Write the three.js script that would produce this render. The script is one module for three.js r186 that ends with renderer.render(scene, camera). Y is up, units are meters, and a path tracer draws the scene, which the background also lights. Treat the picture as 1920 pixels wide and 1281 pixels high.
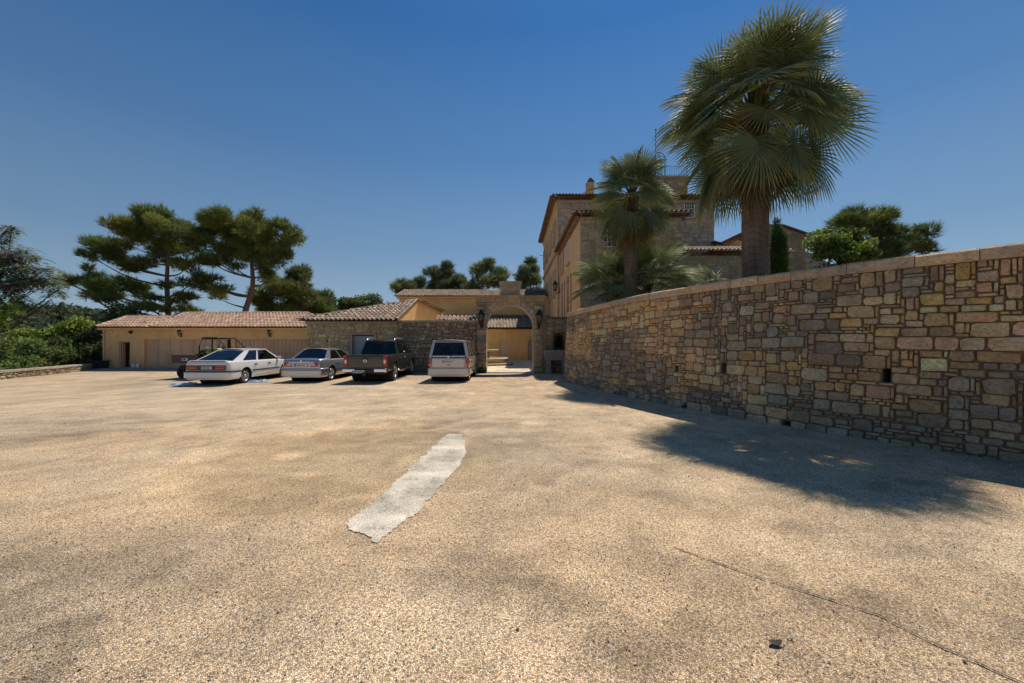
import * as THREE from 'three';
import { mergeGeometries, mergeVertices } from 'three/addons/utils/BufferGeometryUtils.js';
import { RoundedBoxGeometry } from 'three/addons/geometries/RoundedBoxGeometry.js';

// ---------- camera, sky, sun, exposure ----------
// World: x to the east side of the court, y up, -z away from the viewer. D below is the distance along -z.
const scene = new THREE.Scene();
const camera = new THREE.PerspectiveCamera(81.22, 1024 / 683, 0.1, 3000);
camera.position.set(0, 1.73, 0);
camera.lookAt(0, 1.73, -10);
const V = (x, y, D) => new THREE.Vector3(x, y, -D);
const SUN = new THREE.Vector3(0.26, 1, -0.56).normalize();
{
  const W = 1024, Hh = 512, d = new Float32Array(W * Hh * 4), dir = new THREE.Vector3();
  const stops = [[0, .26, .37, .46], [4, .20, .31, .425], [12, .112, .21, .355], [24, .05, .128, .28], [38, .02, .076, .21], [60, .018, .066, .18], [90, .018, .064, .172]];
  for (let j = 0; j < Hh; j++) for (let i = 0; i < W; i++) {
    const el = ((j + .5) / Hh - .5) * Math.PI, az = ((i + .5) / W - .5) * 2 * Math.PI; // az 0 = +x in three's equirect
    dir.set(Math.cos(el) * Math.cos(az), Math.sin(el), Math.cos(el) * Math.sin(az));
    const e = Math.max(0, el * 180 / Math.PI);
    let k = 0; while (k < stops.length - 2 && e > stops[k + 1][0]) k++;
    let t = Math.min(1, (e - stops[k][0]) / (stops[k + 1][0] - stops[k][0]));
    const g = Math.acos(Math.max(-1, Math.min(1, dir.dot(SUN)))) * 180 / Math.PI;
    const s = .64 + .72 * Math.exp(-Math.pow(g / 48, 2)) + .22 * smooth(90, 150, g) + .9 * Math.exp(-Math.pow(g / 12, 2));
    const o = (j * W + i) * 4;
    for (let c = 0; c < 3; c++) d[o + c] = (stops[k][c + 1] * (1 - t) + stops[k + 1][c + 1] * t) * s * [.95, .89, .84][c];
    d[o + 3] = 1;
  }
  const t = new THREE.DataTexture(d, W, Hh, THREE.RGBAFormat, THREE.FloatType);
  t.mapping = THREE.EquirectangularReflectionMapping; t.colorSpace = THREE.LinearSRGBColorSpace; t.magFilter = t.minFilter = THREE.LinearFilter; t.needsUpdate = true;
  scene.background = t; scene.environment = t;
}
const sun = new THREE.DirectionalLight(new THREE.Color(1, .915, .79), 2.4);
sun.position.copy(SUN).multiplyScalar(80); sun.target.position.set(0, 0, 0); sun.castShadow = true;
sun.shadow.mapSize.set(4096, 4096);
Object.assign(sun.shadow.camera, { left: -50, right: 50, top: 60, bottom: -40, near: 1, far: 220 });
scene.add(sun, sun.target);
const renderer = new THREE.WebGLRenderer({ antialias: true });
renderer.setSize(1024, 683);
renderer.toneMapping = THREE.LinearToneMapping;
renderer.toneMappingExposure = 2.0;
renderer.shadowMap.enabled = true;

// ---------- numbers ----------
function rng(seed) { let a = seed >>> 0; return () => { a = (a + 0x6D2B79F5) | 0; let t = Math.imul(a ^ (a >>> 15), 1 | a); t = (t + Math.imul(t ^ (t >>> 7), 61 | t)) ^ t; return ((t ^ (t >>> 14)) >>> 0) / 4294967296; }; }
const hash = (x, y, s = 0) => { let h = Math.imul(x | 0, 374761393) ^ Math.imul(y | 0, 668265263) ^ Math.imul(s | 0, 1274126177); h = Math.imul(h ^ (h >>> 13), 1274126177); return ((h ^ (h >>> 16)) >>> 0) / 4294967296; };
function clamp(x, a = 0, b = 1) { return Math.min(b, Math.max(a, x)); }
const mod = (a, n) => ((a % n) + n) % n, mix = (a, b, t) => a + (b - a) * t;
function smooth(a, b, x) { const t = clamp((x - a) / (b - a)); return t * t * (3 - 2 * t); }
function vnoise(x, y, s = 0, per = 1 << 20) { const xi = Math.floor(x), yi = Math.floor(y), fx = x - xi, fy = y - yi, u = fx * fx * (3 - 2 * fx), v = fy * fy * (3 - 2 * fy); const h = (a, b) => hash(mod(a, per), mod(b, per), s); return mix(mix(h(xi, yi), h(xi + 1, yi), u), mix(h(xi, yi + 1), h(xi + 1, yi + 1), u), v); }
function fbm(x, y, oct = 4, s = 0, per = 1 << 20) { let a = .5, r = 0, n = 0; for (let i = 0; i < oct; i++) { r += a * vnoise(x, y, s + i, per); n += a; a *= .5; x *= 2; y *= 2; per *= 2; } return r / n; }
const lerpTable = (tab, x) => { if (x <= tab[0][0]) return tab[0][1]; for (let i = 1; i < tab.length; i++) if (x <= tab[i][0]) { const t = (x - tab[i - 1][0]) / (tab[i][0] - tab[i - 1][0]); return mix(tab[i - 1][1], tab[i][1], t); } return tab[tab.length - 1][1]; };

// ---------- textures: what surfaces are made of ----------
const enc = (v) => { v = clamp(v); return 255 * (v <= .0031308 ? 12.92 * v : 1.055 * Math.pow(v, 1 / 2.4) - .055); };
function tex(n, fn, srgb = true) {
  const d = new Uint8Array(n * n * 4);
  for (let j = 0; j < n; j++) for (let i = 0; i < n; i++) { const c = fn(i / n, j / n, i, j), o = (j * n + i) * 4; for (let k = 0; k < 3; k++) d[o + k] = srgb ? enc(c[k] ?? c) : 255 * clamp(c[k] ?? c); d[o + 3] = 255; }
  const t = new THREE.DataTexture(d, n, n); t.wrapS = t.wrapT = THREE.RepeatWrapping; t.magFilter = THREE.LinearFilter; t.minFilter = THREE.LinearMipmapLinearFilter;
  if (srgb) t.colorSpace = THREE.SRGBColorSpace; t.needsUpdate = true; return t;
}
const rep = (t, size) => { const c = t.clone(); c.repeat.set(1 / size, 1 / size); c.needsUpdate = true; return c; };
function gravelTextures() {                                            // crushed stone, about 8 mm, rolled into a binder; the tile is 3.3 m
  const n = 2048, N = 330, col = new Uint8Array(n * n * 4), bmp = new Uint8Array(n * n * 4);
  const pal = [[.86, .76, .6], [.74, .62, .46], [.95, .9, .8], [.62, .56, .47], [.8, .66, .48], [.5, .44, .37], [.9, .8, .64]];
  for (let j = 0; j < n; j++) for (let i = 0; i < n; i++) {
    const x = i / n * N, y = j / n * N, xi = Math.floor(x), yi = Math.floor(y);
    let f1 = 9, f2 = 9, cx = 0, cy = 0;
    for (let b = -1; b < 2; b++) for (let a = -1; a < 2; a++) {
      const gx = mod(xi + a, N), gy = mod(yi + b, N), px = xi + a + hash(gx, gy, 1) - x, py = yi + b + hash(gx, gy, 2) - y, q = px * px + py * py;
      if (q < f1) { f2 = f1; f1 = q; cx = gx; cy = gy; } else if (q < f2) f2 = q;
    }
    const gap = smooth(.03, .3, Math.sqrt(f2) - Math.sqrt(f1)), h = hash(cx, cy, 3), sunk = hash(cx, cy, 4) < .2 ? .34 : 1, p = pal[Math.floor(h * 6.999)], o = (j * n + i) * 4, b = (.75 + .35 * hash(cx, cy, 5)) * sunk;
    for (let k = 0; k < 3; k++) col[o + k] = enc(mix(p[k] * .3, p[k] * b, gap));
    const hh = (.35 + .65 * hash(cx, cy, 6)) * (sunk < 1 ? .3 : 1) * (1 - Math.min(1, f1) * .6) * gap; bmp[o] = bmp[o + 1] = bmp[o + 2] = 255 * clamp(hh); col[o + 3] = bmp[o + 3] = 255;
  }
  const mk = (d, s) => { const t = new THREE.DataTexture(d, n, n); t.wrapS = t.wrapT = THREE.RepeatWrapping; t.magFilter = THREE.LinearFilter; if (s) t.colorSpace = THREE.SRGBColorSpace; t.repeat.set(1 / 3.3, 1 / 3.3); t.needsUpdate = true; return t; };
  return [mk(col, true), mk(bmp, false)];
}
const [gravelMap, gravelBump] = gravelTextures();
const stoneMap = tex(1024, (u, v) => { const a = fbm(u * 12, v * 12, 5, 3, 12), b = fbm(u * 60, v * 60, 3, 9, 60), p = vnoise(u * 110, v * 110, 5, 110); const m = .68 + .42 * (a - .5) + .5 * (b - .5) - (p < .16 ? .16 : 0); const w = fbm(u * 7, v * 7, 3, 21, 7) - .5; return [m * (1 + .18 * w), m, m * (1 - .25 * w)]; });
const stoneBump = tex(1024, (u, v) => fbm(u * 16, v * 16, 6, 3, 16) * .7 + .3 * vnoise(u * 110, v * 110, 5, 110), false);
const stuccoMap = tex(1024, (u, v) => { const a = fbm(u * 5, v * 5, 5, 31, 5), b = fbm(u * 90, v * 90, 2, 41, 90), st = fbm(u * 22, v * 3, 4, 51, 22); const m = .78 + .26 * (a - .5) + .16 * (b - .5) + .12 * (st - .5); return [m, m * (1 + .05 * (a - .5)), m * (1 + .1 * (a - .5))]; });
const stuccoBump = tex(512, (u, v) => fbm(u * 60, v * 60, 3, 61, 60), false);
const tileMap = tex(512, (u, v) => { const a = fbm(u * 8, v * 8, 4, 71, 8), l = fbm(u * 50, v * 50, 3, 77, 50); const m = .7 + .5 * (a - .5), g = l > .62 ? .75 : 1; return [m * g, m * g, m * g * (l > .62 ? 1.1 : 1)]; });
const concreteMap = tex(1024, (u, v) => { const a = fbm(u * 6, v * 6, 5, 81, 6), b = fbm(u * 120, v * 120, 2, 83, 120), s = vnoise(u * 150, v * 150, 85, 150), m = .7 + .8 * (a - .5) + .5 * (b - .5) - (s < .2 ? .34 : 0); return [m, m * .98, m * .95]; });
const barkMap = tex(512, (u, v) => { const a = fbm(u * 8, v * 30, 4, 91, 8), b = fbm(u * 40, v * 14, 3, 93, 40); const m = .35 + .5 * a * b * 1.6; return [m, m * .93, m * .88]; });

// ---------- materials ----------
const C = (r, g, b) => new THREE.Color().setRGB(r, g, b);
const std = (c, o = {}) => new THREE.MeshStandardMaterial({ color: C(...c), roughness: .9, ...o });
const phys = (c, o = {}) => new THREE.MeshPhysicalMaterial({ color: C(...c), roughness: .5, ...o });
const leafMat = (o = {}) => new THREE.MeshPhysicalMaterial({ color: C(1, 1, 1), vertexColors: true, roughness: .8, transmission: .45, thickness: 0, specularIntensity: .2, side: THREE.DoubleSide, ...o });
const M = {
  ground: std([1, 1, 1], { vertexColors: true, map: gravelMap, bumpMap: gravelBump, bumpScale: .006, roughness: .95 }),
  earth: std([.24, .19, .11], { map: rep(stoneMap, 3), roughness: 1 }),
  concrete: std([.86, .77, .63], { map: rep(concreteMap, 1.3), bumpMap: gravelBump, bumpScale: .004 }),
  stone: std([1, 1, 1], { vertexColors: true, map: rep(stoneMap, 1.6), bumpMap: rep(stoneBump, .9), bumpScale: .016, roughness: .95 }),
  mortar: std([.34, .22, .12], { map: rep(stoneMap, 1.1), bumpMap: rep(stoneBump, .5), bumpScale: .02, roughness: 1 }),
  mortarPale: std([.62, .49, .33], { map: rep(stoneMap, 1.1), roughness: 1 }),
  stucco: std([.97, .62, .29], { map: rep(stuccoMap, 6), bumpMap: rep(stuccoBump, 1.2), bumpScale: .004 }),
  stuccoDeep: std([.95, .56, .24], { map: rep(stuccoMap, 5), bumpMap: rep(stuccoBump, 1.2), bumpScale: .004 }),
  stuccoCourt: std([1, .66, .27], { map: rep(stuccoMap, 5), bumpMap: rep(stuccoBump, 1.2), bumpScale: .004 }),
  tile: std([1, 1, 1], { vertexColors: true, map: rep(tileMap, 1.3), roughness: .9, side: THREE.DoubleSide }),
  deck: std([.30, .17, .10], { map: rep(tileMap, 1.3) }),
  woodDoor: std([.80, .52, .32], { map: rep(stuccoMap, 2.5), roughness: .75 }),
  shutter: std([.85, .60, .36], { map: rep(stuccoMap, 3), roughness: .7 }),
  greyDoor: std([.5, .48, .47], { map: rep(stuccoMap, 3), roughness: .6 }),
  white: std([.78, .77, .74], { roughness: .6 }),
  iron: std([.025, .024, .024], { roughness: .55, metalness: .4 }),
  greenIron: std([.05, .16, .10], { roughness: .6 }),
  dark: std([.012, .012, .013], { roughness: .9 }),
  rubber: std([.022, .022, .023], { roughness: .85 }),
  plastic: std([.03, .03, .032], { roughness: .6 }),
  pane: phys([.05, .06, .07], { roughness: .08, metalness: 0, specularIntensity: 1 }),
  glass: phys([.42, .47, .5], { transmission: 1, thickness: 0, roughness: .02, ior: 1.5 }),
  tint: phys([.12, .14, .15], { transmission: 1, thickness: 0, roughness: .02, ior: 1.52 }),
  lampGlass: phys([.75, .72, .62], { transmission: 1, thickness: 0, roughness: .15 }),
  bark: std([.30, .22, .17], { map: rep(barkMap, 1.2), bumpMap: rep(barkMap, 1.2), bumpScale: .03, roughness: 1 }),
  leaf: leafMat(), needle: leafMat({ transmission: .42, specularIntensity: .1 }), palm: leafMat({ roughness: .55, transmission: .48, specularIntensity: .3 }),
  chrome: std([.8, .8, .82], { metalness: 1, roughness: .18 }),
  alloy: std([.62, .63, .65], { metalness: .85, roughness: .32 }),
  red: phys([.42, .012, .012], { roughness: .15, clearcoat: 1 }), amber: phys([.7, .25, .04], { roughness: .2, clearcoat: 1 }), clearLens: phys([.75, .73, .7], { roughness: .15, clearcoat: 1 }),
  plate: std([.72, .72, .68], { roughness: .5 }), plateBlue: std([.02, .06, .35], { roughness: .5 }), fabric: std([.05, .05, .055], { roughness: .95 }),
};

// ---------- scene bookkeeping ----------
const used = new Map();
const numbered = (n) => { const k = used.get(n) ?? 0; used.set(n, k + 1); return k ? `${n}_${String(k).padStart(3, '0')}` : n; };
const shade = (o) => { o.castShadow = o.receiveShadow = true; return o; };
function tag(o, label, category, group) { Object.assign(o.userData, { label, category }); if (group) o.userData.group = group; return o; }
function thing(name, label, category, pos = [0, 0, 0], turn = 0, group) { const o = new THREE.Group(); o.name = numbered(name); o.position.set(pos[0], pos[1], -pos[2]); o.rotation.y = turn; scene.add(o); return tag(o, label, category, group); }
function part(name, geometry, mat, parent) { const m = shade(new THREE.Mesh(geometry, mat)); m.name = name; parent.add(m); return m; }
function struct(name, geometry, mat) { const m = part(numbered(name), geometry, mat, scene); m.userData.kind = 'structure'; return m; }
function sub(name, parent) { const g = new THREE.Group(); g.name = name; parent.add(g); return g; }
const stuff = (m) => { m.userData.kind = 'stuff'; return m; };

// ---------- mesh building ----------
class Build {                                                          // triangles with one colour each; uv in metres by the face's main direction
  constructor() { this.p = []; this.c = []; this.col = null; }
  tri(a, b, c) { for (const v of [a, b, c]) { this.p.push(v.x, v.y, v.z); if (this.col) this.c.push(...this.col); } return this; }
  quad(a, b, c, d) { return this.tri(a, b, c).tri(a, c, d); }
  poly(ps) { for (let i = 1; i < ps.length - 1; i++) this.tri(ps[0], ps[i], ps[i + 1]); return this; }
  hexa(b, t) { const n = b.length; for (let i = 0; i < n; i++) { const k = (i + 1) % n; this.quad(b[i], b[k], t[k], t[i]); } this.poly(t); this.poly([...b].reverse()); return this; }  // prism between two rings (counter-clockwise seen from the top ring)
  box(x0, x1, y0, y1, D0, D1) { return this.hexa([V(x0, y0, D0), V(x1, y0, D0), V(x1, y0, D1), V(x0, y0, D1)], [V(x0, y1, D0), V(x1, y1, D0), V(x1, y1, D1), V(x0, y1, D1)]); }
  tube(pts, r, seg = 6, cap = true) {                                   // r: number or list
    const rad = (i) => Array.isArray(r) ? r[Math.min(i, r.length - 1)] : r, rings = [], up = new THREE.Vector3();
    for (let i = 0; i < pts.length; i++) {
      const t = new THREE.Vector3().subVectors(pts[Math.min(i + 1, pts.length - 1)], pts[Math.max(i - 1, 0)]).normalize();
      up.set(0, 1, 0); if (Math.abs(t.y) > .9) up.set(1, 0, 0);
      const a = new THREE.Vector3().crossVectors(t, up).normalize(), b = new THREE.Vector3().crossVectors(a, t);
      rings.push([...Array(seg)].map((_, k) => { const w = k / seg * Math.PI * 2; return pts[i].clone().addScaledVector(a, Math.cos(w) * rad(i)).addScaledVector(b, Math.sin(w) * rad(i)); }));
    }
    for (let i = 0; i < rings.length - 1; i++) for (let k = 0; k < seg; k++) { const m = (k + 1) % seg; this.quad(rings[i][k], rings[i][m], rings[i + 1][m], rings[i + 1][k]); }
    if (cap) { this.poly([...rings[0]].reverse()); this.poly(rings[rings.length - 1]); }
    return this;
  }
  geo(smoothed = false) {
    let g = new THREE.BufferGeometry(); g.setAttribute('position', new THREE.Float32BufferAttribute(this.p, 3));
    if (this.c.length) g.setAttribute('color', new THREE.Float32BufferAttribute(this.c, 3));
    if (smoothed) { g = mergeVertices(g, 1e-4); }
    g.computeVertexNormals(); return boxUV(g);
  }
  to(name, mat, parent, smoothed) { return part(name, this.geo(smoothed), mat, parent); }
}
function boxUV(g) { const p = g.attributes.position, n = g.attributes.normal, u = new Float32Array(p.count * 2); for (let i = 0; i < p.count; i++) { const ax = Math.abs(n.getX(i)), ay = Math.abs(n.getY(i)), az = Math.abs(n.getZ(i)); u[2 * i] = ax > ay && ax > az ? p.getZ(i) : p.getX(i); u[2 * i + 1] = ay >= ax && ay >= az ? p.getZ(i) : p.getY(i); } g.setAttribute('uv', new THREE.BufferAttribute(u, 2)); return g; }
const boxGeo = (x0, x1, y0, y1, D0, D1) => new Build().box(x0, x1, y0, y1, D0, D1).geo();
function rbox(cx, cy, cz, sx, sy, sz, r = .02, seg = 2) { return new RoundedBoxGeometry(sx, sy, sz, seg, Math.min(r, sx / 2.01, sy / 2.01, sz / 2.01)).translate(cx, cy, cz); }
function grid(nu, nv, fn, closeU = false) {                             // smooth indexed sheet fn(i/nu, j/nv) -> Vector3
  const p = [], ix = []; for (let j = 0; j <= nv; j++) for (let i = 0; i <= nu; i++) { const v = fn(i / nu, j / nv, i, j); p.push(v.x, v.y, v.z); }
  for (let j = 0; j < nv; j++) for (let i = 0; i < nu; i++) { const a = j * (nu + 1) + i; ix.push(a, a + 1, a + nu + 2, a, a + nu + 2, a + nu + 1); }
  const g = new THREE.BufferGeometry(); g.setAttribute('position', new THREE.Float32BufferAttribute(p, 3)); g.setIndex(ix); g.computeVertexNormals(); return boxUV(g);
}
// a wall panel in the plane of (right, up) with openings cut through it; openings: [x0, x1, y0, y1, arched]
function panel(origin, right, w, outline, openings, thick) {
  const s = new THREE.Shape(outline.map((q) => new THREE.Vector2(...q)));
  for (const [a, b, c, d, arch] of openings) { const h = new THREE.Path(); h.moveTo(a, c); h.lineTo(b, c); if (arch) { const r = (b - a) / 2; h.lineTo(b, d - r); h.absarc(a + r, d - r, r, 0, Math.PI, false); } else { h.lineTo(b, d); h.lineTo(a, d); } h.closePath(); s.holes.push(h); }
  const g = new THREE.ExtrudeGeometry(s, { depth: thick, bevelEnabled: false, curveSegments: 16 });
  g.translate(0, 0, -thick);
  const up = new THREE.Vector3(0, 1, 0), out = new THREE.Vector3().crossVectors(right, up);
  g.applyMatrix4(new THREE.Matrix4().makeBasis(right, up, out).setPosition(origin)); g.computeVertexNormals(); return boxUV(g);
}

// ---------- masonry ----------
// one stone: a bulged block whose outline is a polygon on the wall; map(s, t, n) takes wall coordinates to the world, n is outwards
function stoneInto(B, pts, depth, map, R, col) {
  const n = pts.length; let cx = 0, cy = 0; for (const q of pts) { cx += q[0] / n; cy += q[1] / n; }
  const at = (k, d) => pts.map(([x, y]) => [cx + (x - cx) * k, cy + (y - cy) * k, d]);
  const jit = (r, a) => r.map(([x, y, d]) => [x, y, d + (R() - .5) * a]);
  const mn = Math.min(Math.max(...pts.map((q) => q[0])) - Math.min(...pts.map((q) => q[0])), Math.max(...pts.map((q) => q[1])) - Math.min(...pts.map((q) => q[1])));
  const k1 = 1 - Math.min(.2, .014 / mn), r0 = at(1, -.05), r1 = jit(at(k1, depth * .7), depth * .35), r2 = jit(at(.62, depth), depth * .5), c = [cx, cy, depth * (1 + (R() - .5) * .5)];
  const W = (q) => map(q[0], q[1], q[2]); B.col = col;
  const w0 = r0.map(W), w1 = r1.map(W), w2 = r2.map(W), wc = W(c);
  for (let i = 0; i < n; i++) { const k = (i + 1) % n; B.quad(w0[i], w0[k], w1[k], w1[i]); B.quad(w1[i], w1[k], w2[k], w2[i]); B.tri(w2[i], w2[k], wc); }
}
const stoneOutline = (R, s, t, w, h, gap) => { const x0 = s + gap * (.4 + .8 * R()), x1 = s + w - gap * (.4 + .8 * R()), y0 = t + gap * (.4 + .8 * R()), y1 = t + h - gap * (.4 + .8 * R()), m = Math.min(w, h), c = () => m * (.05 + .24 * R()), j = () => (R() - .5) * m * .13; return [[x0 + c(), y0 + j()], [x1 - c(), y0 + j()], [x1 + j(), y0 + c()], [x1 + j(), y1 - c()], [x1 - c(), y1 + j()], [x0 + c(), y1 + j()], [x0 + j(), y1 - c()], [x0 + j(), y0 + c()]]; };
// rubble: fill a grid of cells with rectangles of mixed size, keeping to loose courses
function rubble(R, L, H, cell, wmax, hmax, blocked) {
  const nx = Math.floor(L / cell), ny = Math.round(H / cell), cy = H / ny, cx = L / nx, g = new Uint8Array(nx * ny), own = new Int32Array(nx * ny), out = [];
  for (let j = 0; j < ny; j++) for (let i = 0; i < nx; i++) if (blocked && blocked((i + .5) * cx, (j + .5) * cy)) g[j * nx + i] = 1;
  for (let j = 0; j < ny; j++) { let last = 0; for (let i = 0; i < nx; i++) {
    if (g[j * nx + i]) continue;
    let h = R() < .55 && last ? last : 1 + Math.floor(Math.pow(R(), .8) * hmax), w = Math.max(2, Math.round(h * (.7 + R() * 1.6) + R() * 1.5)); if (R() < .12) { h = 1; w = 3 + Math.floor(R() * 4); }
    w = Math.min(w, wmax); h = Math.min(h, ny - j); if (ny - j - h === 1 && R() < .6) h++;
    let fw = 0; while (fw < w && i + fw < nx && !g[j * nx + i + fw]) fw++;
    if (i + fw + 1 < nx && g[j * nx + i + fw + 1] && !g[j * nx + i + fw]) fw++;
    w = fw; const joint = (c) => j > 0 && c < nx && own[(j - 1) * nx + c - 1] !== own[(j - 1) * nx + c];
    if (i + w < nx && joint(i + w)) { if (w < wmax && !g[j * nx + i + w] && !joint(i + w + 1)) w++; else if (w > 2 && !joint(i + w - 1)) w--; }
    let ok = 1; while (ok < h) { let free = true; for (let a = 0; a < w; a++) if (g[(j + ok) * nx + i + a]) free = false; if (!free) break; ok++; } h = ok; last = h;
    for (let b = 0; b < h; b++) for (let a = 0; a < w; a++) { g[(j + b) * nx + i + a] = 1; own[(j + b) * nx + i + a] = out.length + 1; }
    out.push([i * cx, j * cy, w * cx, h * cy]);
  } }
  return out;
}
const EYE = new THREE.Vector3(0, 1.73, 0);
// stones: [{pts, depth, col}] -> the largest in view as parts of their own, the rest as one part
function laySt(stones, map, R, parent, single, mat = M.stone, name = 'stone') {
  for (const s of stones) { let x0 = 1e9, x1 = -1e9, y0 = 1e9, y1 = -1e9; for (const q of s.pts) { x0 = Math.min(x0, q[0]); x1 = Math.max(x1, q[0]); y0 = Math.min(y0, q[1]); y1 = Math.max(y1, q[1]); } const c = map((x0 + x1) / 2, (y0 + y1) / 2, 0), D = -c.z, inView = D > 1 && Math.abs(c.x / D) < 1.27; s.size = inView ? (x1 - x0) * (y1 - y0) / c.distanceToSquared(EYE) : 0; }
  const big = new Set([...stones].sort((a, b) => b.size - a.size).slice(0, single)), rest = new Build();
  for (const s of stones) { if (big.has(s)) { const b = new Build(); stoneInto(b, s.pts, s.depth, map, R, s.col); b.to(name, mat, parent); } else stoneInto(rest, s.pts, s.depth, map, R, s.col); }
  if (rest.p.length) stuff(rest.to('small_stones', mat, parent));
}
const PALW = [[0.975, 0.611, 0.288], [1, 0.689, 0.336], [0.89, 0.553, 0.272], [0.933, 0.563, 0.32], [1, 0.766, 0.4], [0.763, 0.485, 0.248], [0.996, 0.592, 0.208], [0.848, 0.572, 0.328], [0.954, 0.64, 0.376], [0.827, 0.524, 0.24]];
const PALG = [[0.657, 0.475, 0.272], [0.721, 0.524, 0.296], [0.583, 0.427, 0.264], [0.763, 0.553, 0.312], [0.615, 0.436, 0.28], [0.678, 0.466, 0.256], [0.53, 0.398, 0.248]];
const PALH = [[0.848, 0.601, 0.304], [0.912, 0.66, 0.344], [0.763, 0.543, 0.288], [0.954, 0.698, 0.368], [0.721, 0.524, 0.288], [0.869, 0.582, 0.28]];
const pick = (R, pal, v = .16) => { const c = pal[Math.floor(R() * pal.length * .9999)], k = 1 + (R() - .5) * 2 * v, w = (R() - .5) * .1; return [Math.min(1, c[0] * k * (1 + w)), c[1] * k, c[2] * k * (1 - w)]; };
function wallFace(parent, origin, right, L, H, o = {}) {                // a flat rubble face; origin at its lower end
  const R = rng(o.seed ?? 7), up = new THREE.Vector3(0, 1, 0), out = new THREE.Vector3().crossVectors(right, up);
  const map = (s, t, n) => origin.clone().addScaledVector(right, s).addScaledVector(up, t + (o.wave ?? .02) * (vnoise(s * .9, t * .9, 5) - .5) * 2).addScaledVector(out, n + .005);
  const st = rubble(R, L, H, o.cell ?? .075, o.wmax ?? 7, o.hmax ?? 3, o.blocked).map(([s, t, w, h]) => ({ pts: stoneOutline(R, s, t, w, h, o.gap ?? .011), depth: .02 + .03 * R(), col: pick(R, o.pal ?? PALH, o.vary ?? .16) }));
  laySt(st, map, R, parent, o.single ?? 0); return map;
}
const EAST = new THREE.Vector3(1, 0, 0), AWAY = new THREE.Vector3(0, 0, -1), NEAR = new THREE.Vector3(0, 0, 1);

// ---------- clay canal tiles ----------
const PALT = [[.70, .42, .26], [.76, .50, .33], [.62, .38, .24], [.80, .55, .38], [.58, .38, .27], [.72, .46, .32]];
const PALTOLD = [[.50, .36, .25], [.42, .31, .23], [.58, .44, .31], [.34, .26, .20], [.62, .50, .38], [.48, .31, .20], [.55, .38, .27]];
function tileInto(B, p, ea, eb, nn, len, r1, r2, col, seg = 5) {
  B.col = col; const ring = (b, r, lift) => [...Array(seg + 1)].map((_, k) => { const w = Math.PI * k / seg; return p.clone().addScaledVector(eb, b).addScaledVector(ea, -Math.cos(w) * r).addScaledVector(nn, Math.sin(w) * r * .85 + lift); });
  const a = ring(0, r1, .022), b = ring(len, r2, 0); for (let k = 0; k < seg; k++) B.quad(a[k], a[k + 1], b[k + 1], b[k]);
}
function tileRoof(parent, o, ea, eb, W, Hs, inside, opt = {}) {
  const R = rng(opt.seed ?? 3), nn = new THREE.Vector3().crossVectors(ea, eb).normalize(); if (nn.y < 0) nn.negate();
  const sp = opt.sp ?? .225, pitch = opt.pitch ?? .36, n = Math.floor(W / sp), rest = new Build(); let made = 0;
  for (let i = 0; i < n; i++) for (let j = 0; j * pitch < Hs; j++) {
    const a = (i + .5) * sp, b = j * pitch; if (inside && !inside(a, b + pitch * .45)) continue;
    const p = o.clone().addScaledVector(ea, a + (R() - .5) * .02).addScaledVector(eb, b - .02).addScaledVector(nn, .012), col = pick(R, opt.pal ?? PALT, .14);
    const single = opt.single && made < opt.single, B = single ? new Build() : rest; tileInto(B, p, ea, eb, nn, pitch + .07, sp * .42 + (R() - .5) * .008, sp * .34, col);
    if (single) { B.to('roof_tile', M.tile, parent, true); made++; }
    if (!opt.nochannel) { const q = o.clone().addScaledVector(ea, a + sp / 2).addScaledVector(eb, b).addScaledVector(nn, .006); B === rest || (rest.col = col); rest.col = col.map((c) => c * .85); const e1 = q.clone().addScaledVector(ea, -sp * .3), e2 = q.clone().addScaledVector(ea, sp * .3), l = eb.clone().multiplyScalar(pitch + .03); rest.quad(e1, e2, e2.clone().add(l), e1.clone().add(l)); }
  }
  if (rest.p.length) stuff(rest.to('tile_rows', M.tile, parent, true));
}
function ridgeTiles(B, a, b, r, R, pal) { const d = new THREE.Vector3().subVectors(b, a), L = d.length(), e = d.clone().normalize(), s = new THREE.Vector3().crossVectors(e, new THREE.Vector3(0, 1, 0)).normalize(), nn = new THREE.Vector3().crossVectors(s, e); for (let t = 0; t < L; t += .36) tileInto(B, a.clone().addScaledVector(e, t), s, e, nn, Math.min(.42, L - t + .05), r, r * .86, pick(R, pal, .14), 6); }
// the row of clay half-rounds under an eave
function genoise(B, a, b, out, R, rows = 2, pal = PALT) {
  const d = new THREE.Vector3().subVectors(b, a), L = d.length(), e = d.clone().normalize(), up = new THREE.Vector3(0, 1, 0);
  for (let k = 0; k < rows; k++) for (let t = .1; t < L; t += .2) tileInto(B, a.clone().addScaledVector(e, t).addScaledVector(up, -.06 - .12 * k).addScaledVector(out, .22 - .1 * k), e, out.clone().negate(), up, .24, .088, .088, pick(R, pal, .12), 4);
}

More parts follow.
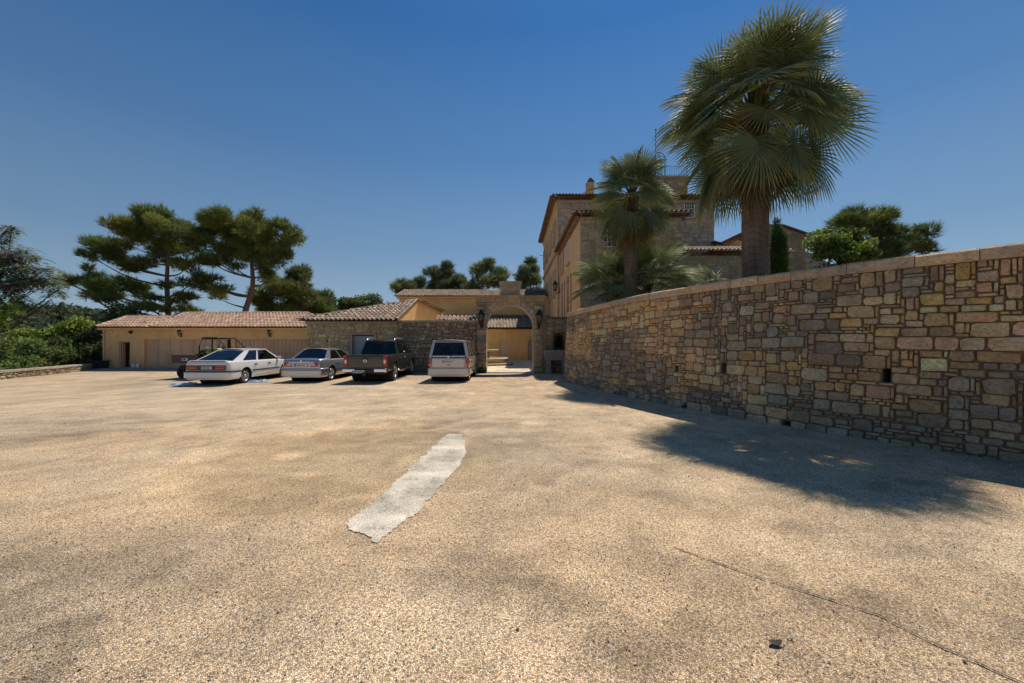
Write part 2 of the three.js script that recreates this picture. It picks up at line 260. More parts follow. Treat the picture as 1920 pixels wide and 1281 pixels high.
// ---------- ground ----------
function groundColour(x, D) {
  const a = fbm(x * .35 + 9, D * .35, 4, 101), b = fbm(x * 1.3, D * 1.3, 4, 111), c = fbm(x * 4.5, D * 4.5, 3, 121);
  let r = 1.07, g = .87, bl = .655;                                      // sandy binder
  const grey = smooth(.45, .75, fbm(x * .22 + 3, D * .3 + 7, 3, 131) + .16 * smooth(-3, -14, x) + .1 * smooth(3, 8, x) + .3 * smooth(-1.6, -4.2, x) * smooth(4.2, 2, D));
  r = mix(r, .90, grey * .8); g = mix(g, .80, grey * .8); bl = mix(bl, .66, grey * .8); { const palePatch = smooth(.44, .6, fbm(x * .4 + 31, D * .55, 4, 135) + .2 * smooth(-.4, .4, Math.sin(D * .42 - 3.1))); r = mix(r, 1.2, palePatch * .6); g = mix(g, 1.04, palePatch * .6); bl = mix(bl, .85, palePatch * .6); }  // paler patches from noise, favoured in wide bands along D
  let k = 1 + .42 * (a - .5) + .5 * (b - .5) + .55 * (c - .5);
  const ring = Math.hypot((x + 2.45) / 2.35, (D - 6.0) / 2.2) + .16 * (b - .5);  // where wheels have turned and dusted the surface
  k *= 1 + .26 * Math.exp(-Math.pow((ring - 1) / .13, 2)) * smooth(-.6, -1.6, x - .1);
  if (ring < 1) { k *= .97; r *= 1.02; bl *= .93; }
  for (const [w, q] of [[8.2, .16], [9.6, .13], [12.4, .14], [14.1, .12]]) { const t = Math.hypot((x + 1) * .62, D - 1) - w + .5 * (a - .5); k *= 1 + q * Math.exp(-t * t / .05) * smooth(.35, .6, fbm(x * .7, D * .7, 3, 141)); }
  for (const [px, pD, rx, rD, q] of STAINS) { const t = Math.hypot((x - px) / rx, (D - pD) / rD) + .9 * (c - .5) + .7 * (b - .5); k *= 1 + q * smooth(1.1, .35, t); }
  const speck = smooth(.62, .74, fbm(x * 7, D * 7, 2, 151)) * smooth(.5, .66, fbm(x * .8 + 20, D * .8, 3, 161)); k *= 1 - .22 * speck;
  return [r * k, g * k, bl * k];
}
const STAINS = [[-.35, 3.05, .55, .42, -.3], [.25, 2.7, .6, .3, -.3], [.75, 2.35, .45, .3, -.32], [-.9, 8.2, 1.0, .6, -.2], [-1.6, 7.2, .9, .7, -.14], [1.9, 4.4, .5, .3, -.22], [2.7, 3.7, .6, .16, -.24], [3.4, 3.3, .6, .15, -.24], [2.3, 2.6, .45, .3, -.26], [3.1, 2.2, .5, .3, -.24], [4.2, 2.9, .5, .2, -.22], [1.4, 5.6, .6, .3, -.16], [-3.3, 2.3, 1.3, .5, -.3], [-4.5, 2.9, .9, .4, -.2], [-2.5, 1.9, .6, .3, -.22],
  [-3.39, 6.02, .32, .3, .5], [-.05, 6.97, .36, .22, .6], [.46, 8.5, .35, .3, .5], [-4.4, 8.7, .4, .2, .26], [.55, 2.9, .4, .3, .14], [-.7, 2.35, .5, .4, .12], [-2.7, 5.2, .35, .14, .26], [1.2, 6.7, .9, .12, .22], [-.4, 10.2, .3, .2, .2], [-5.2, 9.5, 2.5, .14, .12], [-3, 10.2, 2.6, .12, .12]];
{
  const lines = (lo, hi, a, b, fine, coarse) => { const o = []; for (let x = lo; x < a; x += coarse) o.push(x); for (let x = a; x < b; x += fine) o.push(x); for (let x = b; x <= hi + coarse; x += coarse) o.push(x); return o; };
  const xs = lines(-29, 13, -7, 7, .085, .3), ds = lines(-5, 38, 1.7, 10.5, .085, .28), p = [], c = [], u = [], ix = [], n = xs.length;
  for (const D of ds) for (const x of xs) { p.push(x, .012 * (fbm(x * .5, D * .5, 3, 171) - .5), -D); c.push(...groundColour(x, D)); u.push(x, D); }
  for (let j = 0; j < ds.length - 1; j++) for (let i = 0; i < n - 1; i++) { const a = j * n + i; ix.push(a, a + 1, a + n + 1, a, a + n + 1, a + n); }
  const g = new THREE.BufferGeometry(); g.setAttribute('position', new THREE.Float32BufferAttribute(p, 3)); g.setAttribute('color', new THREE.Float32BufferAttribute(c, 3)); g.setAttribute('uv', new THREE.Float32BufferAttribute(u, 2)); g.setIndex(ix); g.computeVertexNormals();
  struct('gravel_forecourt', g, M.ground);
  const t = new THREE.PlaneGeometry(3000, 3000, 1, 1).rotateX(-Math.PI / 2).translate(0, -.25, -400); struct('terrain', boxUV(t), M.earth);
}
{ // the strip of concrete let into the gravel
  const R = rng(77), left = [[-1.22, 7.42], [-1.3, 6.4], [-1.38, 5.4], [-1.46, 4.5], [-1.56, 3.76]], near = [[-1.4, 3.6], [-1.17, 3.42]], right = [[-1.06, 3.7], [-.95, 4.1], [-.83, 4.8], [-.72, 5.5], [-.70, 6.0], [-.8, 6.7], [-.9, 7.42]];
  const pts = [...left, ...near, ...right], fine = [];
  for (let i = 0; i < pts.length; i++) { const a = pts[i], b = pts[(i + 1) % pts.length], m = Math.max(1, Math.round(Math.hypot(b[0] - a[0], b[1] - a[1]) / .03)); for (let k = 0; k < m; k++) fine.push(new THREE.Vector2(mix(a[0], b[0], k / m) + (R() - .5) * .028 + .06 * (vnoise(i * 3 + k * .2, 2, 9) - .5), mix(a[1], b[1], k / m) + (R() - .5) * .028)); }
  const g = new THREE.ExtrudeGeometry(new THREE.Shape(fine), { depth: .02, bevelEnabled: false }); g.rotateX(-Math.PI / 2).translate(0, -.011, 0); g.computeVertexNormals(); boxUV(g);
  struct('concrete_strip', g, M.concrete);
  const cr = new Build(); let q = [1.35, 3.35]; const way = [[1.35, 3.35], [1.75, 2.95], [2.05, 2.72], [2.3, 2.52], [2.45, 2.2], [2.62, 1.95]];
  for (let i = 0; i < way.length - 1; i++) for (let k = 0; k < 8; k++) { const f = (t) => V(mix(way[i][0], way[i + 1][0], t) + .02 * (vnoise((i + t) * 9, 1, 3) - .5), .007, mix(way[i][1], way[i + 1][1], t)); const a = f(k / 8), b = f((k + 1) / 8), w = .004 + .006 * R(); cr.quad(a, b, b.clone().add(V(w, 0, w)), a.clone().add(V(w, 0, w))); }
  const m = struct('ground_crack', cr.geo(), std([.07, .06, .05]));
}
tag((() => { const R = rng(5), g = grid(6, 4, (u, v) => V(1.5 + (u - .5) * .08, .012 + .012 * Math.pow(Math.abs(u - .5) * 2, 2) + .005 * R(), 2.27 + (v - .5) * .045 * (1 - .9 * Math.pow(Math.abs(u - .5) * 2, 2)))); const m = part(numbered('dead_leaf'), g, std([.045, .03, .02]), scene); return m; })(), 'small curled dark dead leaf lying alone on the open gravel', 'leaf');

// ---------- curved retaining wall and its terrace ----------
const RC = [27.29, 20.67], RR = 25.04;
const wallPath = (() => { // base line from the gate end round to beyond the viewer's side
  const pts = []; for (let i = 0; i < 14; i++) { const t = i / 14; pts.push([mix(3.35, 2.37, t), mix(22.0, 18.07, t)]); }
  for (let f = .104; f <= .86; f += .004) pts.push([RC[0] - RR * Math.cos(f), RC[1] - RR * Math.sin(f)]);
  const s = [0]; for (let i = 1; i < pts.length; i++) s.push(s[i - 1] + Math.hypot(pts[i][0] - pts[i - 1][0], pts[i][1] - pts[i - 1][1]));
  const at = (d) => { d = clamp(d, 0, s[s.length - 1] - 1e-6); let i = 1; while (s[i] < d) i++; const t = (d - s[i - 1]) / (s[i] - s[i - 1]); return [mix(pts[i - 1][0], pts[i][0], t), mix(pts[i - 1][1], pts[i][1], t)]; };
  const normal = (d) => { const a = at(d - .25), b = at(d + .25), l = Math.hypot(b[0] - a[0], b[1] - a[1]), tx = (b[0] - a[0]) / l, tD = (b[1] - a[1]) / l; return [tD, -tx]; };
  return { L: s[s.length - 1], at, normal };
})();
const wallTop = (s) => 2.86 + .15 * smooth(3, 13, s) - .03 * smooth(15, 20, s);
{
  const R = rng(2024), w = thing('retaining_wall', 'long curved retaining wall of mixed tan rubble stone below the palms', 'wall'), HN = 3.0;
  const map = (s, t, n) => { const [x, D] = wallPath.at(s), [nx, nD] = wallPath.normal(s), tt = t / HN, wob = .035 * (vnoise(s * .6, t * 1.3, 7) - .5) * 2 * Math.sin(Math.PI * clamp(tt)); const y = tt * wallTop(s) + wob, o = n - .055 * y + .03 * (vnoise(s * .35, t * .6, 9) - .5); return V(x + nx * o, y - .03, D + nD * o); };
  const holes = [];
  for (const [x, D, y, hw, hh] of [[4.32, 10.62, .93, .045, .2], [5.0, 9.4, 1.02, .05, .24], [6.42, 6.85, 1.05, .055, .24], [3.5, 12.9, .88, .04, .16], [5.72, 8.2, .0, .07, .14], [4.45, 10.35, .0, .06, .12], [3.36, 13.2, .0, .05, .12]]) { let best = 0, bd = 9; for (let s = 4; s < wallPath.L; s += .03) { const q = wallPath.at(s), d = Math.hypot(q[0] - x, q[1] - D); if (d < bd) { bd = d; best = s; } } holes.push([best - hw, best + hw, y / wallTop(best) * HN, (y + hh) / wallTop(best) * HN]); }
  const inHole = (s, t) => holes.some(([a, b, c, d]) => s > a - .01 && s < b + .01 && t > c - .01 && t < d + .01);
  // mortar bed with the drain holes left open
  const su = new Set(), tu = new Set([0, HN]); for (let s = 0; s <= wallPath.L; s += .2) su.add(s); su.add(wallPath.L); for (const [a, b, c, d] of holes) { su.add(a); su.add(b); tu.add(c); tu.add(d); } for (let t = .5; t < HN; t += .5) tu.add(t);
  const S = [...su].sort((a, b) => a - b), T = [...tu].sort((a, b) => a - b), bed = new Build(), slot = new Build();
  for (let i = 0; i < S.length - 1; i++) for (let j = 0; j < T.length - 1; j++) { const ms = (S[i] + S[i + 1]) / 2, mt = (T[j] + T[j + 1]) / 2; if (holes.some(([a, b, c, d]) => ms > a && ms < b && mt > c && mt < d)) continue; bed.quad(map(S[i], T[j], -.012), map(S[i + 1], T[j], -.012), map(S[i + 1], T[j + 1], -.012), map(S[i], T[j + 1], -.012)); }
  for (const [a, b, c, d] of holes) { const q = (n) => [map(a, c, n), map(b, c, n), map(b, d, n), map(a, d, n)], f = q(-.012), k = q(-.5); for (let i = 0; i < 4; i++) slot.quad(f[i], f[(i + 1) % 4], k[(i + 1) % 4], k[i]); slot.poly(k); }
  bed.to('mortar_bed', M.mortar, w); slot.to('drain_holes', M.mortar, w);
  const st = rubble(R, wallPath.L, HN, .056, 8, 4, (s, t) => inHole(s, t)).map(([s, t, ww, h]) => {
    const c = pick(R, PALW, .17), ms = s + ww / 2, mt = t + h / 2;
    // black lichen and grey weathering sit on the stones of the lower courses towards the wall's near end, and in loose patches elsewhere
    const p = fbm(ms * .8, mt * 1.1, 4, 201), near = smooth(11.5, 17, ms), low = smooth(1.25, .35, mt - .3 * near), dark = clamp(smooth(.52, .64, p + .2 * low * (.45 + .55 * near) + .08 * near) * (.55 + .45 * R()));
    const gr = (c[0] + c[1] + c[2]) / 3; const d = c.map((v, k) => mix(v, gr * [.52, .47, .38][k], dark * .8)), q = .9 + .1 * smooth(.4, .6, fbm(ms * 2.2, mt * 2.2, 3, 211));
    return { pts: stoneOutline(R, s, t, ww, h, .006), depth: .018 + .03 * R(), col: d.map((v) => v * q) };
  });
  laySt(st, map, R, w, 300);
  // cap of long slabs
  let s = .02; while (s < wallPath.L - .3) {
    const l = Math.min(.6 + .6 * R(), wallPath.L - s - .01), n = 4, B = new Build(), lift = .006 * R(), hh = .19 + .02 * R(), o1 = .03 + .02 * R(); B.col = pick(R, [[.84, .55, .31], [.76, .52, .32], [.72, .53, .36], [.90, .62, .36]], .12);
    const rg = (d) => { const [x, D] = wallPath.at(d), [nx, nD] = wallPath.normal(d), y = wallTop(d) - .035 + lift, o = -.055 * y; const q = (n2, yy) => V(x + nx * (o + n2), yy, D + nD * (o + n2)); return [q(o1 - .01, y), q(o1 + .012, y + .03), q(o1 + .008, y + hh - .03), q(o1 - .03, y + hh), q(-.45, y + hh), q(-.45, y)]; };
    const rings = [...Array(n + 1)].map((_, i) => rg(s + .006 + (l - .012) * i / n)); for (let i = 0; i < n; i++) for (let k = 0; k < 6; k++) { const m = (k + 1) % 6; B.quad(rings[i][k], rings[i + 1][k], rings[i + 1][m], rings[i][m]); } B.poly(rings[0]); B.poly([...rings[n]].reverse());
    B.to('capstone', M.stone, w); s += l;
  }
  const sh = new THREE.Shape(), pts = []; for (let s = .1; s < wallPath.L; s += .4) { const [x, D] = wallPath.at(s), [nx, nD] = wallPath.normal(s); pts.push([x - nx * .6, D - nD * .6]); }
  pts.push([70, -4], [70, 75], [4.6, 75], [4.6, 22.6]); sh.setFromPoints(pts.map((q) => new THREE.Vector2(...q)));
  const g = new THREE.ShapeGeometry(sh).rotateX(-Math.PI / 2).translate(0, 2.78, 0); struct('terrace_ground', boxUV(g), M.earth);
}

// ---------- gateway and the walls beside it ----------
const GD = 22.09;
{
  const R = rng(31), g = thing('stone_gateway', 'round-arched stone gateway with pilasters, cornice and a square block on top', 'gateway');
  const x0 = -1.95, x1 = 1.72, cx = -.12, r = 1.3, sy = 2.46;
  part('core', panel(V(0, 0, GD), EAST, 0, [[x0, 0], [cx - r, 0], ...[...Array(25)].map((_, i) => { const a = Math.PI - Math.PI * i / 24; return [cx + r * Math.cos(a), sy + r * Math.sin(a)]; }), [cx + r, 0], [x1 + .17, 0], [x1 + .17, 4.22], [x0, 4.22]], [], .75), M.mortarPale, g);
  const map = (s, t, n) => V(s, t, GD - n - .004), st = [], out = (a, b, c, d, depth, pal = PALG) => st.push({ pts: stoneOutline(R, a, c, b - a, d - c, .008), depth, col: pick(R, pal, .15) });
  const stones = (a, b, ya, yb, h, depth, two) => { let y = ya; let k = 0; while (y < yb - .05) { const hh = Math.min(yb - y, h * (.85 + .35 * R())); if (two && k++ % 2) { const m = mix(a, b, .35 + .3 * R()); out(a, m, y, y + hh, depth); out(m, b, y, y + hh, depth); } else out(a, b, y, y + hh, depth); y += hh; } };
  stones(x0, x0 + .52, .28, 3.3, .34, .10); stones(x1 - .5, x1, .28, 3.3, .34, .10); stones(x1, x1 + .17, .28, 3.9, .3, .03);
  out(x0 - .05, x0 + .56, 0, .28, .14); out(x1 - .54, x1 + .05, 0, .28, .14);
  for (const [a, b] of [[x0, x0 + .52], [x1 - .5, x1]]) { out(a - .03, b + .03, 3.3, 3.42, .14); out(a, b, 3.42, 3.72, .1); out(a - .06, b + .06, 3.72, 3.9, .17); }
  for (let k = 0; k < 17; k++) { const a0 = Math.PI * k / 17 + .008, a1 = Math.PI * (k + 1) / 17 - .008, ro = r + .34 + (k === 8 ? .12 : .05 * R()), q = (a, rr) => [cx + rr * Math.cos(a), sy + rr * Math.sin(a)], m = (a0 + a1) / 2; st.push({ pts: [q(a0, r + .01), q(a0, mix(r, ro, .5)), q(a0, ro), q(m, ro + .01), q(a1, ro), q(a1, mix(r, ro, .5)), q(a1, r + .01), q(m, r + .005)], depth: .05, col: pick(R, [[.74, .58, .40], [.68, .55, .40], [.78, .62, .43]], .12) }); }
  stones(cx - r - .0, cx - r + .001, 0, 0, 1, 0);
  for (const [s, t, w, h] of rubble(R, x1 - x0 - 1.02, 1.44, .1, 4, 3, (s, t) => Math.hypot(s + x0 + .52 - cx, t + 2.46 - sy) < r + .38)) out(s + x0 + .52, s + x0 + .52 + w, t + 2.46, t + 2.46 + h, .03);
  laySt(st, map, R, g, 300);
  let x = x0 - .1; while (x < x1 + .1) { const l = Math.min(.6 + .4 * R(), x1 + .12 - x), B = new Build(); B.col = pick(R, PALG, .12); B.hexa([V(x + .004, 3.9, GD - .12), V(x + l - .004, 3.9, GD - .12), V(x + l - .004, 3.9, GD + .8), V(x + .004, 3.9, GD + .8)], [V(x + .004, 4.26, GD - .3), V(x + l - .004, 4.26, GD - .3), V(x + l - .004, 4.26, GD + .95), V(x + .004, 4.26, GD + .95)]); B.to('cornice_block', M.stone, g); x += l; }
  { const B = new Build(); B.col = [.66, .50, .33]; B.box(-.66, .47, 4.262, 4.95, GD + .05, GD + .72); B.to('crowning_block', M.stone, g); const b2 = new Build(); b2.col = [.7, .54, .36]; b2.box(-.72, .53, 4.952, 5.08, GD - .02, GD + .79); b2.to('block_cap', M.stone, g); }
  { const B = new Build(); B.col = [.86, .78, .62]; B.box(x0 - .1, x1 - .5, -.05, .055, GD - .32, GD + .82); B.to('threshold', M.stone, g); }
}
{
  const R = rng(32), w = thing('boundary_wall', 'grey rubble wall with a tiled coping between the gateway and the outbuilding', 'wall');
  part('core', boxGeo(-6.33, -1.96, 0, 2.78, GD + .03, GD + .55), M.mortar, w);
  wallFace(w, V(-6.33, 0, GD + .03), EAST, 4.34, 2.78, { seed: 41, pal: PALG, single: 300, cell: .066, hmax: 3, wmax: 6 });
  { const B = new Build(); B.col = [.66, .54, .36]; B.box(-6.33, -1.97, 2.782, 2.9, GD - .06, GD + .6); B.to('coping_course', M.stone, w); }
  const eb = new THREE.Vector3(0, .33, -.9).normalize(), cop = sub('coping', w); tileRoof(cop, V(-4.3, 2.905, GD - .12), EAST, eb, 2.32, .68, null, { seed: 5, pal: PALTOLD, single: 40 });
}
{
  const w = thing('niche_wall', 'shaded rubble wall with an arched niche beside the gateway', 'wall');
  part('core', panel(V(1.9, 0, GD), EAST, 0, [[0, 0], [1.6, 0], [1.6, 3.0], [0, 3.0]], [[.42, .98, 1.2, 2.2, true]], .12), M.mortar, w);
  part('niche_back', boxGeo(1.9, 3.5, 0, 3.0, GD + .45, GD + .7), M.mortar, w); part('niche_sides', boxGeo(1.9, 2.3, 0, 3.0, GD + .12, GD + .45), M.mortar, w); part('niche_side', boxGeo(2.9, 3.5, 0, 3.0, GD + .12, GD + .45), M.mortar, w); part('niche_floor', boxGeo(2.3, 2.9, 0, 1.2, GD + .12, GD + .45), M.mortar, w);
  wallFace(w, V(1.9, 0, GD), EAST, 1.58, 3.0, { seed: 43, pal: PALG, single: 160, cell: .075, blocked: (s, t) => s > .36 && s < 1.04 && t > 1.15 && t < 2.26 });
  { const B = new Build(); B.col = [.40, .16, .09]; B.box(1.88, 3.5, 3.002, 3.1, GD - .07, GD + .75); B.to('tile_coping', M.tile, w); }
  const t = thing('stone_trough', 'weathered stone trough on block legs under the wall niche', 'trough', [2.4, 0, GD - .42]), B = new Build(); B.col = [.5, .42, .36];
  B.hexa([V(-.6, .72, -.28), V(.6, .72, -.28), V(.6, .72, .3), V(-.6, .72, .3)], [V(-.66, 1.18, -.32), V(.66, 1.18, -.32), V(.66, 1.18, .32), V(-.66, 1.18, .32)]); B.to('basin', M.stone, t);
  { const b = new Build(); b.col = [.58, .49, .42]; b.box(-.7, .7, 1.182, 1.26, -.36, .33); b.to('rim', M.stone, t); }
  for (const x of [-.42, .42]) { const b = new Build(); b.col = [.47, .4, .34]; b.hexa([V(x - .16, 0, -.2), V(x + .16, 0, -.2), V(x + .16, 0, .25), V(x - .16, 0, .25)], [V(x - .11, .718, -.2), V(x + .11, .718, -.2), V(x + .11, .718, .25), V(x - .11, .718, .25)]); b.to('leg', M.stone, t); }
  const c = thing('potted_cypress', 'slim dark evergreen standing in the wall niche', 'plant', [2.62, 1.2, GD + .26]); foliage(c, 'foliage', 55, [[0, .42, 0, .13, .34]], 900, .09, [[.03, .045, .022]], 'leaf'); part('pot', new THREE.LatheGeometry([[.0, 0], [.1, 0], [.13, .16], [.0, .16]].map((q) => new THREE.Vector2(...q)), 14), std([.30, .14, .08]), c);
}
function lantern(label, x, y, D, s, facing = 0) {                        // wall lantern on a scrolled bracket; its back is at the wall
  const t = thing('wall_lantern', label, 'lantern', [x, y, D], facing, 'wall lanterns'), f = (q) => q * s;
  const b = new Build(); b.box(f(-.05), f(.05), f(-.2), f(.12), f(-.02), 0); b.tube([V(0, f(-.1), 0), V(0, f(-.2), f(-.14)), V(0, f(-.12), f(-.24)), V(0, f(-.04), f(-.24))], f(.018), 5); b.to('bracket', M.iron, t);
  const ring = (r, y) => [...Array(6)].map((_, k) => { const a = k / 6 * Math.PI * 2; return V(f(r * Math.cos(a)), f(y), f(-.24 + r * Math.sin(a))); });
  const g = new Build(); const lo = ring(.075, 0), hi = ring(.12, .28); for (let k = 0; k < 6; k++) g.quad(lo[k], lo[(k + 1) % 6], hi[(k + 1) % 6], hi[k]); g.to('glass', M.lampGlass, t);
  const c = new Build(); for (let k = 0; k < 6; k++) c.tube([lo[k], hi[k]], f(.011), 4); c.hexa(ring(.085, -.05), ring(.085, 0)); c.hexa(ring(.15, .28), ring(.055, .42)); c.hexa(ring(.055, .42), ring(.02, .5)); c.to('cage', M.iron, t); return t;
}

{ // loose chippings that the wheels have thrown up, in drifts
  const R = rng(19), N = 9000, im = new THREE.InstancedMesh(new THREE.IcosahedronGeometry(1, 0), std([1, 1, 1]), N), m = new THREE.Matrix4(), q = new THREE.Quaternion(), e = new THREE.Euler(), c = new THREE.Color(), P = [[.62, .5, .36], [.72, .62, .48], [.45, .38, .3], [.3, .26, .22], [.8, .74, .64]];
  for (let i = 0; i < N; i++) { let x, D; do { D = 1.9 + 9 * Math.pow(R(), 1.5); x = (R() - .5) * 2 * (D * 1.35 + 1); } while (R() > .25 + .75 * smooth(.45, .65, fbm(x * .9, D * .9, 3, 333)) || Math.hypot(x - 27.29, D - 20.67) < 25.1); const s = .003 + .0045 * R() * R() + (R() < .01 ? .006 : 0); m.compose(new THREE.Vector3(x, .004 + s * .4, -D), q.setFromEuler(e.set(R() * 6, R() * 6, R() * 6)), new THREE.Vector3(s * (.8 + .6 * R()), s * (.6 + .4 * R()), s)); im.setMatrixAt(i, m); const k = P[Math.floor(R() * 4.999)]; im.setColorAt(i, c.setRGB(...k)); }
  im.name = 'loose_chippings'; scene.add(shade(im)); stuff(im); tag(im, 'loose stone chippings scattered in drifts over the forecourt', 'gravel');
}

// ---------- windows, shutters ----------
function basis(parent, origin, right) { const g = new THREE.Group(), up = new THREE.Vector3(0, 1, 0); g.applyMatrix4(new THREE.Matrix4().makeBasis(right, up, new THREE.Vector3().crossVectors(right, up)).setPosition(origin)); parent.add(g); return g; }
function windowUnit(parent, origin, right, w, h, nx, ny, o = {}) {      // a sash set in the wall face: local x along the wall, z outwards
  const g = basis(parent, origin, right); g.name = 'window';
  part('pane', new THREE.BoxGeometry(w, h, .02).translate(w / 2, h / 2, -.02), M.pane, g);
  const f = []; const bar = (x0, x1, y0, y1, z) => f.push(new THREE.BoxGeometry(x1 - x0, y1 - y0, z).translate((x0 + x1) / 2, (y0 + y1) / 2, 0));
  bar(-.05, .02, -.05, h + .05, .06); bar(w - .02, w + .05, -.05, h + .05, .06); bar(.02, w - .02, -.05, .02, .06); bar(.02, w - .02, h - .02, h + .05, .06);
  for (let i = 1; i < nx; i++) bar(w * i / nx - .016, w * i / nx + .016, .02, h - .02, .035); for (let j = 1; j < ny; j++) for (let i = 0; i < nx; i++) bar(w * i / nx + .018, w * (i + 1) / nx - .018, h * j / ny - .016, h * j / ny + .016, .03);
  part('frame', mergeGeometries(f), o.frame ?? M.white, g);
  if (o.sill) { const b = new THREE.BoxGeometry(w + .3, .1, .14).translate(w / 2, -.1, .04); part('sill', b, M.mortarPale, g); }
  return g;
}
function shutterPair(parent, origin, right, w, h) {                     // two louvred leaves folded back beside an opening
  for (const x of [-.58, w + .02]) { const g = basis(parent, origin.clone().addScaledVector(right, x), right); g.name = 'shutter'; part('leaf', new THREE.BoxGeometry(.56, h, .045).translate(.28, h / 2, .05), M.shutter, g); const s = []; for (let k = 0; k < 9; k++) s.push(new THREE.BoxGeometry(.42, .03, .02).translate(.28, h * (k + .7) / 9.4, .08)); part('louvres', mergeGeometries(s), M.shutter, g); }
}
// ---------- garage ----------
{
  const g = thing('garage_block', 'long low ochre garage block with two wide doors and a clay tile roof', 'garage'), D = 24.85, X0 = -25.5, X1 = -11.6, E = 2.5;
  const kb = new Build(); kb.col = [.46, .41, .36]; kb.box(-26.3, -11.45, -.1, .1, 23.86, 25.4); kb.to('plinth', M.stone, g);
  part('front_wall', panel(V(X0, .1, D), EAST, 0, [[0, 0], [X1 - X0, 0], [X1 - X0, E], [0, E]], [[.95, 1.66, .012, 1.66], [2.55, 7.94, .012, 1.76], [8.2, 13.5, .012, 1.76]], .3), M.stucco, g);
  part('end_wall', panel(V(X0, .1, 30), NEAR, 0, [[0, 0], [4.84, 0], [4.84, 2.52], [3.5, 3.1], [0, 2.4]], [], .3), M.stucco, g); part('back_wall', boxGeo(X0 + .3, X1, .1, 2.55, 29.7, 29.99), M.stucco, g); part('inner_wall', boxGeo(X1 - .3, X1, .1, 2.55, D + .302, 29.7), M.stucco, g); part('partition', boxGeo(-23.3, -23.1, .1, 3.0, D + .302, 29.7), M.stucco, g);
  part('floor', boxGeo(X0 + .3, X1 - .3, .1, .104, D + .3, 29.7), M.mortarPale, g);
  { // side-hung boarded door, first opening: flat panels parted by double battens; second: narrow slats
    const d1 = sub('garage_door', g), B = (a, b, p, n) => new Build().box(a, b, .115, 1.86, p, p + .05).to(n, M.woodDoor, d1);
    let x = -22.95; for (let k = 0; k < 7; k++) { B(x + .004, x + .6, D + .16, 'panel'); if (k < 6) { B(x + .602, x + .665, D + .145, 'batten'); B(x + .675, x + .738, D + .145, 'batten'); } x += .745; } B(x + .004, -17.565, D + .16, 'panel');
    const d2 = sub('garage_door', g); x = -17.3; let k = 0; while (x < -12.05) { new Build().box(x + .006, x + .118, .115, 1.86, D + .15 + (k % 2) * .014, D + .2).to('slat', M.woodDoor, d2); x += .124; k++; }
    const d3 = sub('side_door', g); new Build().box(-24.545, -24.5, .115, 1.75, D + .08, D + .14).to('post', M.woodDoor, d3); new Build().box(-24.5, -23.86, 1.68, 1.755, D + .08, D + .14).to('head', M.woodDoor, d3); new Build().box(-24.49, -24.44, .115, 1.675, D + .16, D + .34).to('leaf', M.woodDoor, d3);
  }
  // roof: a shallow bay at the open end, a deeper one beside it
  const rf = sub('roof', g), ey = 2.62, eD = 24.48;
  const slope = (r, y, x0, x1, seed, hip) => { const eb = new THREE.Vector3(0, y - ey, -(r - eD)), L = eb.length(); eb.normalize(); const W = x1 - x0; new Build().poly([V(x0, ey - .02, eD + .03), V(x1, ey - .02, eD + .03), V(hip ? x1 - 2.9 : x1, y - .02, r), V(x0, y - .02, r)]).poly([V(x0, y - .02, r), V(hip ? x1 - 2.9 : x1, y - .02, r), V(x1, ey, 30.5), V(x0, ey, 30.5)]).to('roof_deck', M.deck, rf); tileRoof(rf, V(x0, ey, eD), EAST, eb, W, L, hip ? (a, b) => a < W - 2.9 * b / L : null, { seed, pal: PALT });
    const B = new Build(), R = rng(seed + 9); ridgeTiles(B, V(x0, y + .02, r), V(hip ? x1 - 2.9 : x1, y + .02, r), .11, R, PALT); ridgeTiles(B, V(x0 + .02, ey + .02, eD - .02), V(x0 + .02, y + .03, r), .1, R, PALT); if (hip) ridgeTiles(B, V(x1, ey + .03, eD), V(x1 - 2.9, y + .03, r), .1, R, PALT); B.to('ridge_tiles', M.tile, rf, true); };
  slope(26.5, 3.36, -25.62, -22.35, 61, false); slope(27.5, 3.68, -22.3, -11.2, 62, true);
  const B = new Build(); genoise(B, V(-25.6, ey, D), V(-11.5, ey, D), NEAR, rng(64), 2); stuff(B.to('eave_tiles', M.tile, g, true));
  part('soffit', boxGeo(-25.6, -11.5, ey - .16, ey - .05, D - .28, D + .1), M.stucco, g);
  new Build().tube([V(-25.42, .1, D - .06), V(-25.42, 2.45, D - .06)], .045, 8).to('downpipe', M.shutter, g);
}
lantern('black lantern over the panelled garage door with battens', -20.62, 2.16, 24.83, .75); lantern('black lantern over the slatted garage door', -15.07, 2.16, 24.83, .75);
{ const t = thing('spot_lamp', 'small dark spotlight under the garage eave above the side door', 'lamp', [-23.7, 2.36, 24.83]); new Build().box(-.04, .04, -.05, .05, -.05, 0).to('mount', M.iron, t); part('housing', new THREE.CylinderGeometry(.05, .07, .16, 12).rotateX(1.1).translate(0, -.06, .12), M.iron, t); }
{ const t = thing('alarm_box', 'little white box high on the garage wall beside the eave', 'box', [-24.95, 2.3, 24.83]); part('case', rbox(0, 0, .04, .11, .14, .08, .015), M.white, t); part('cover_strip', rbox(0, -.03, .083, .07, .02, .006, .002), M.plastic, t); }
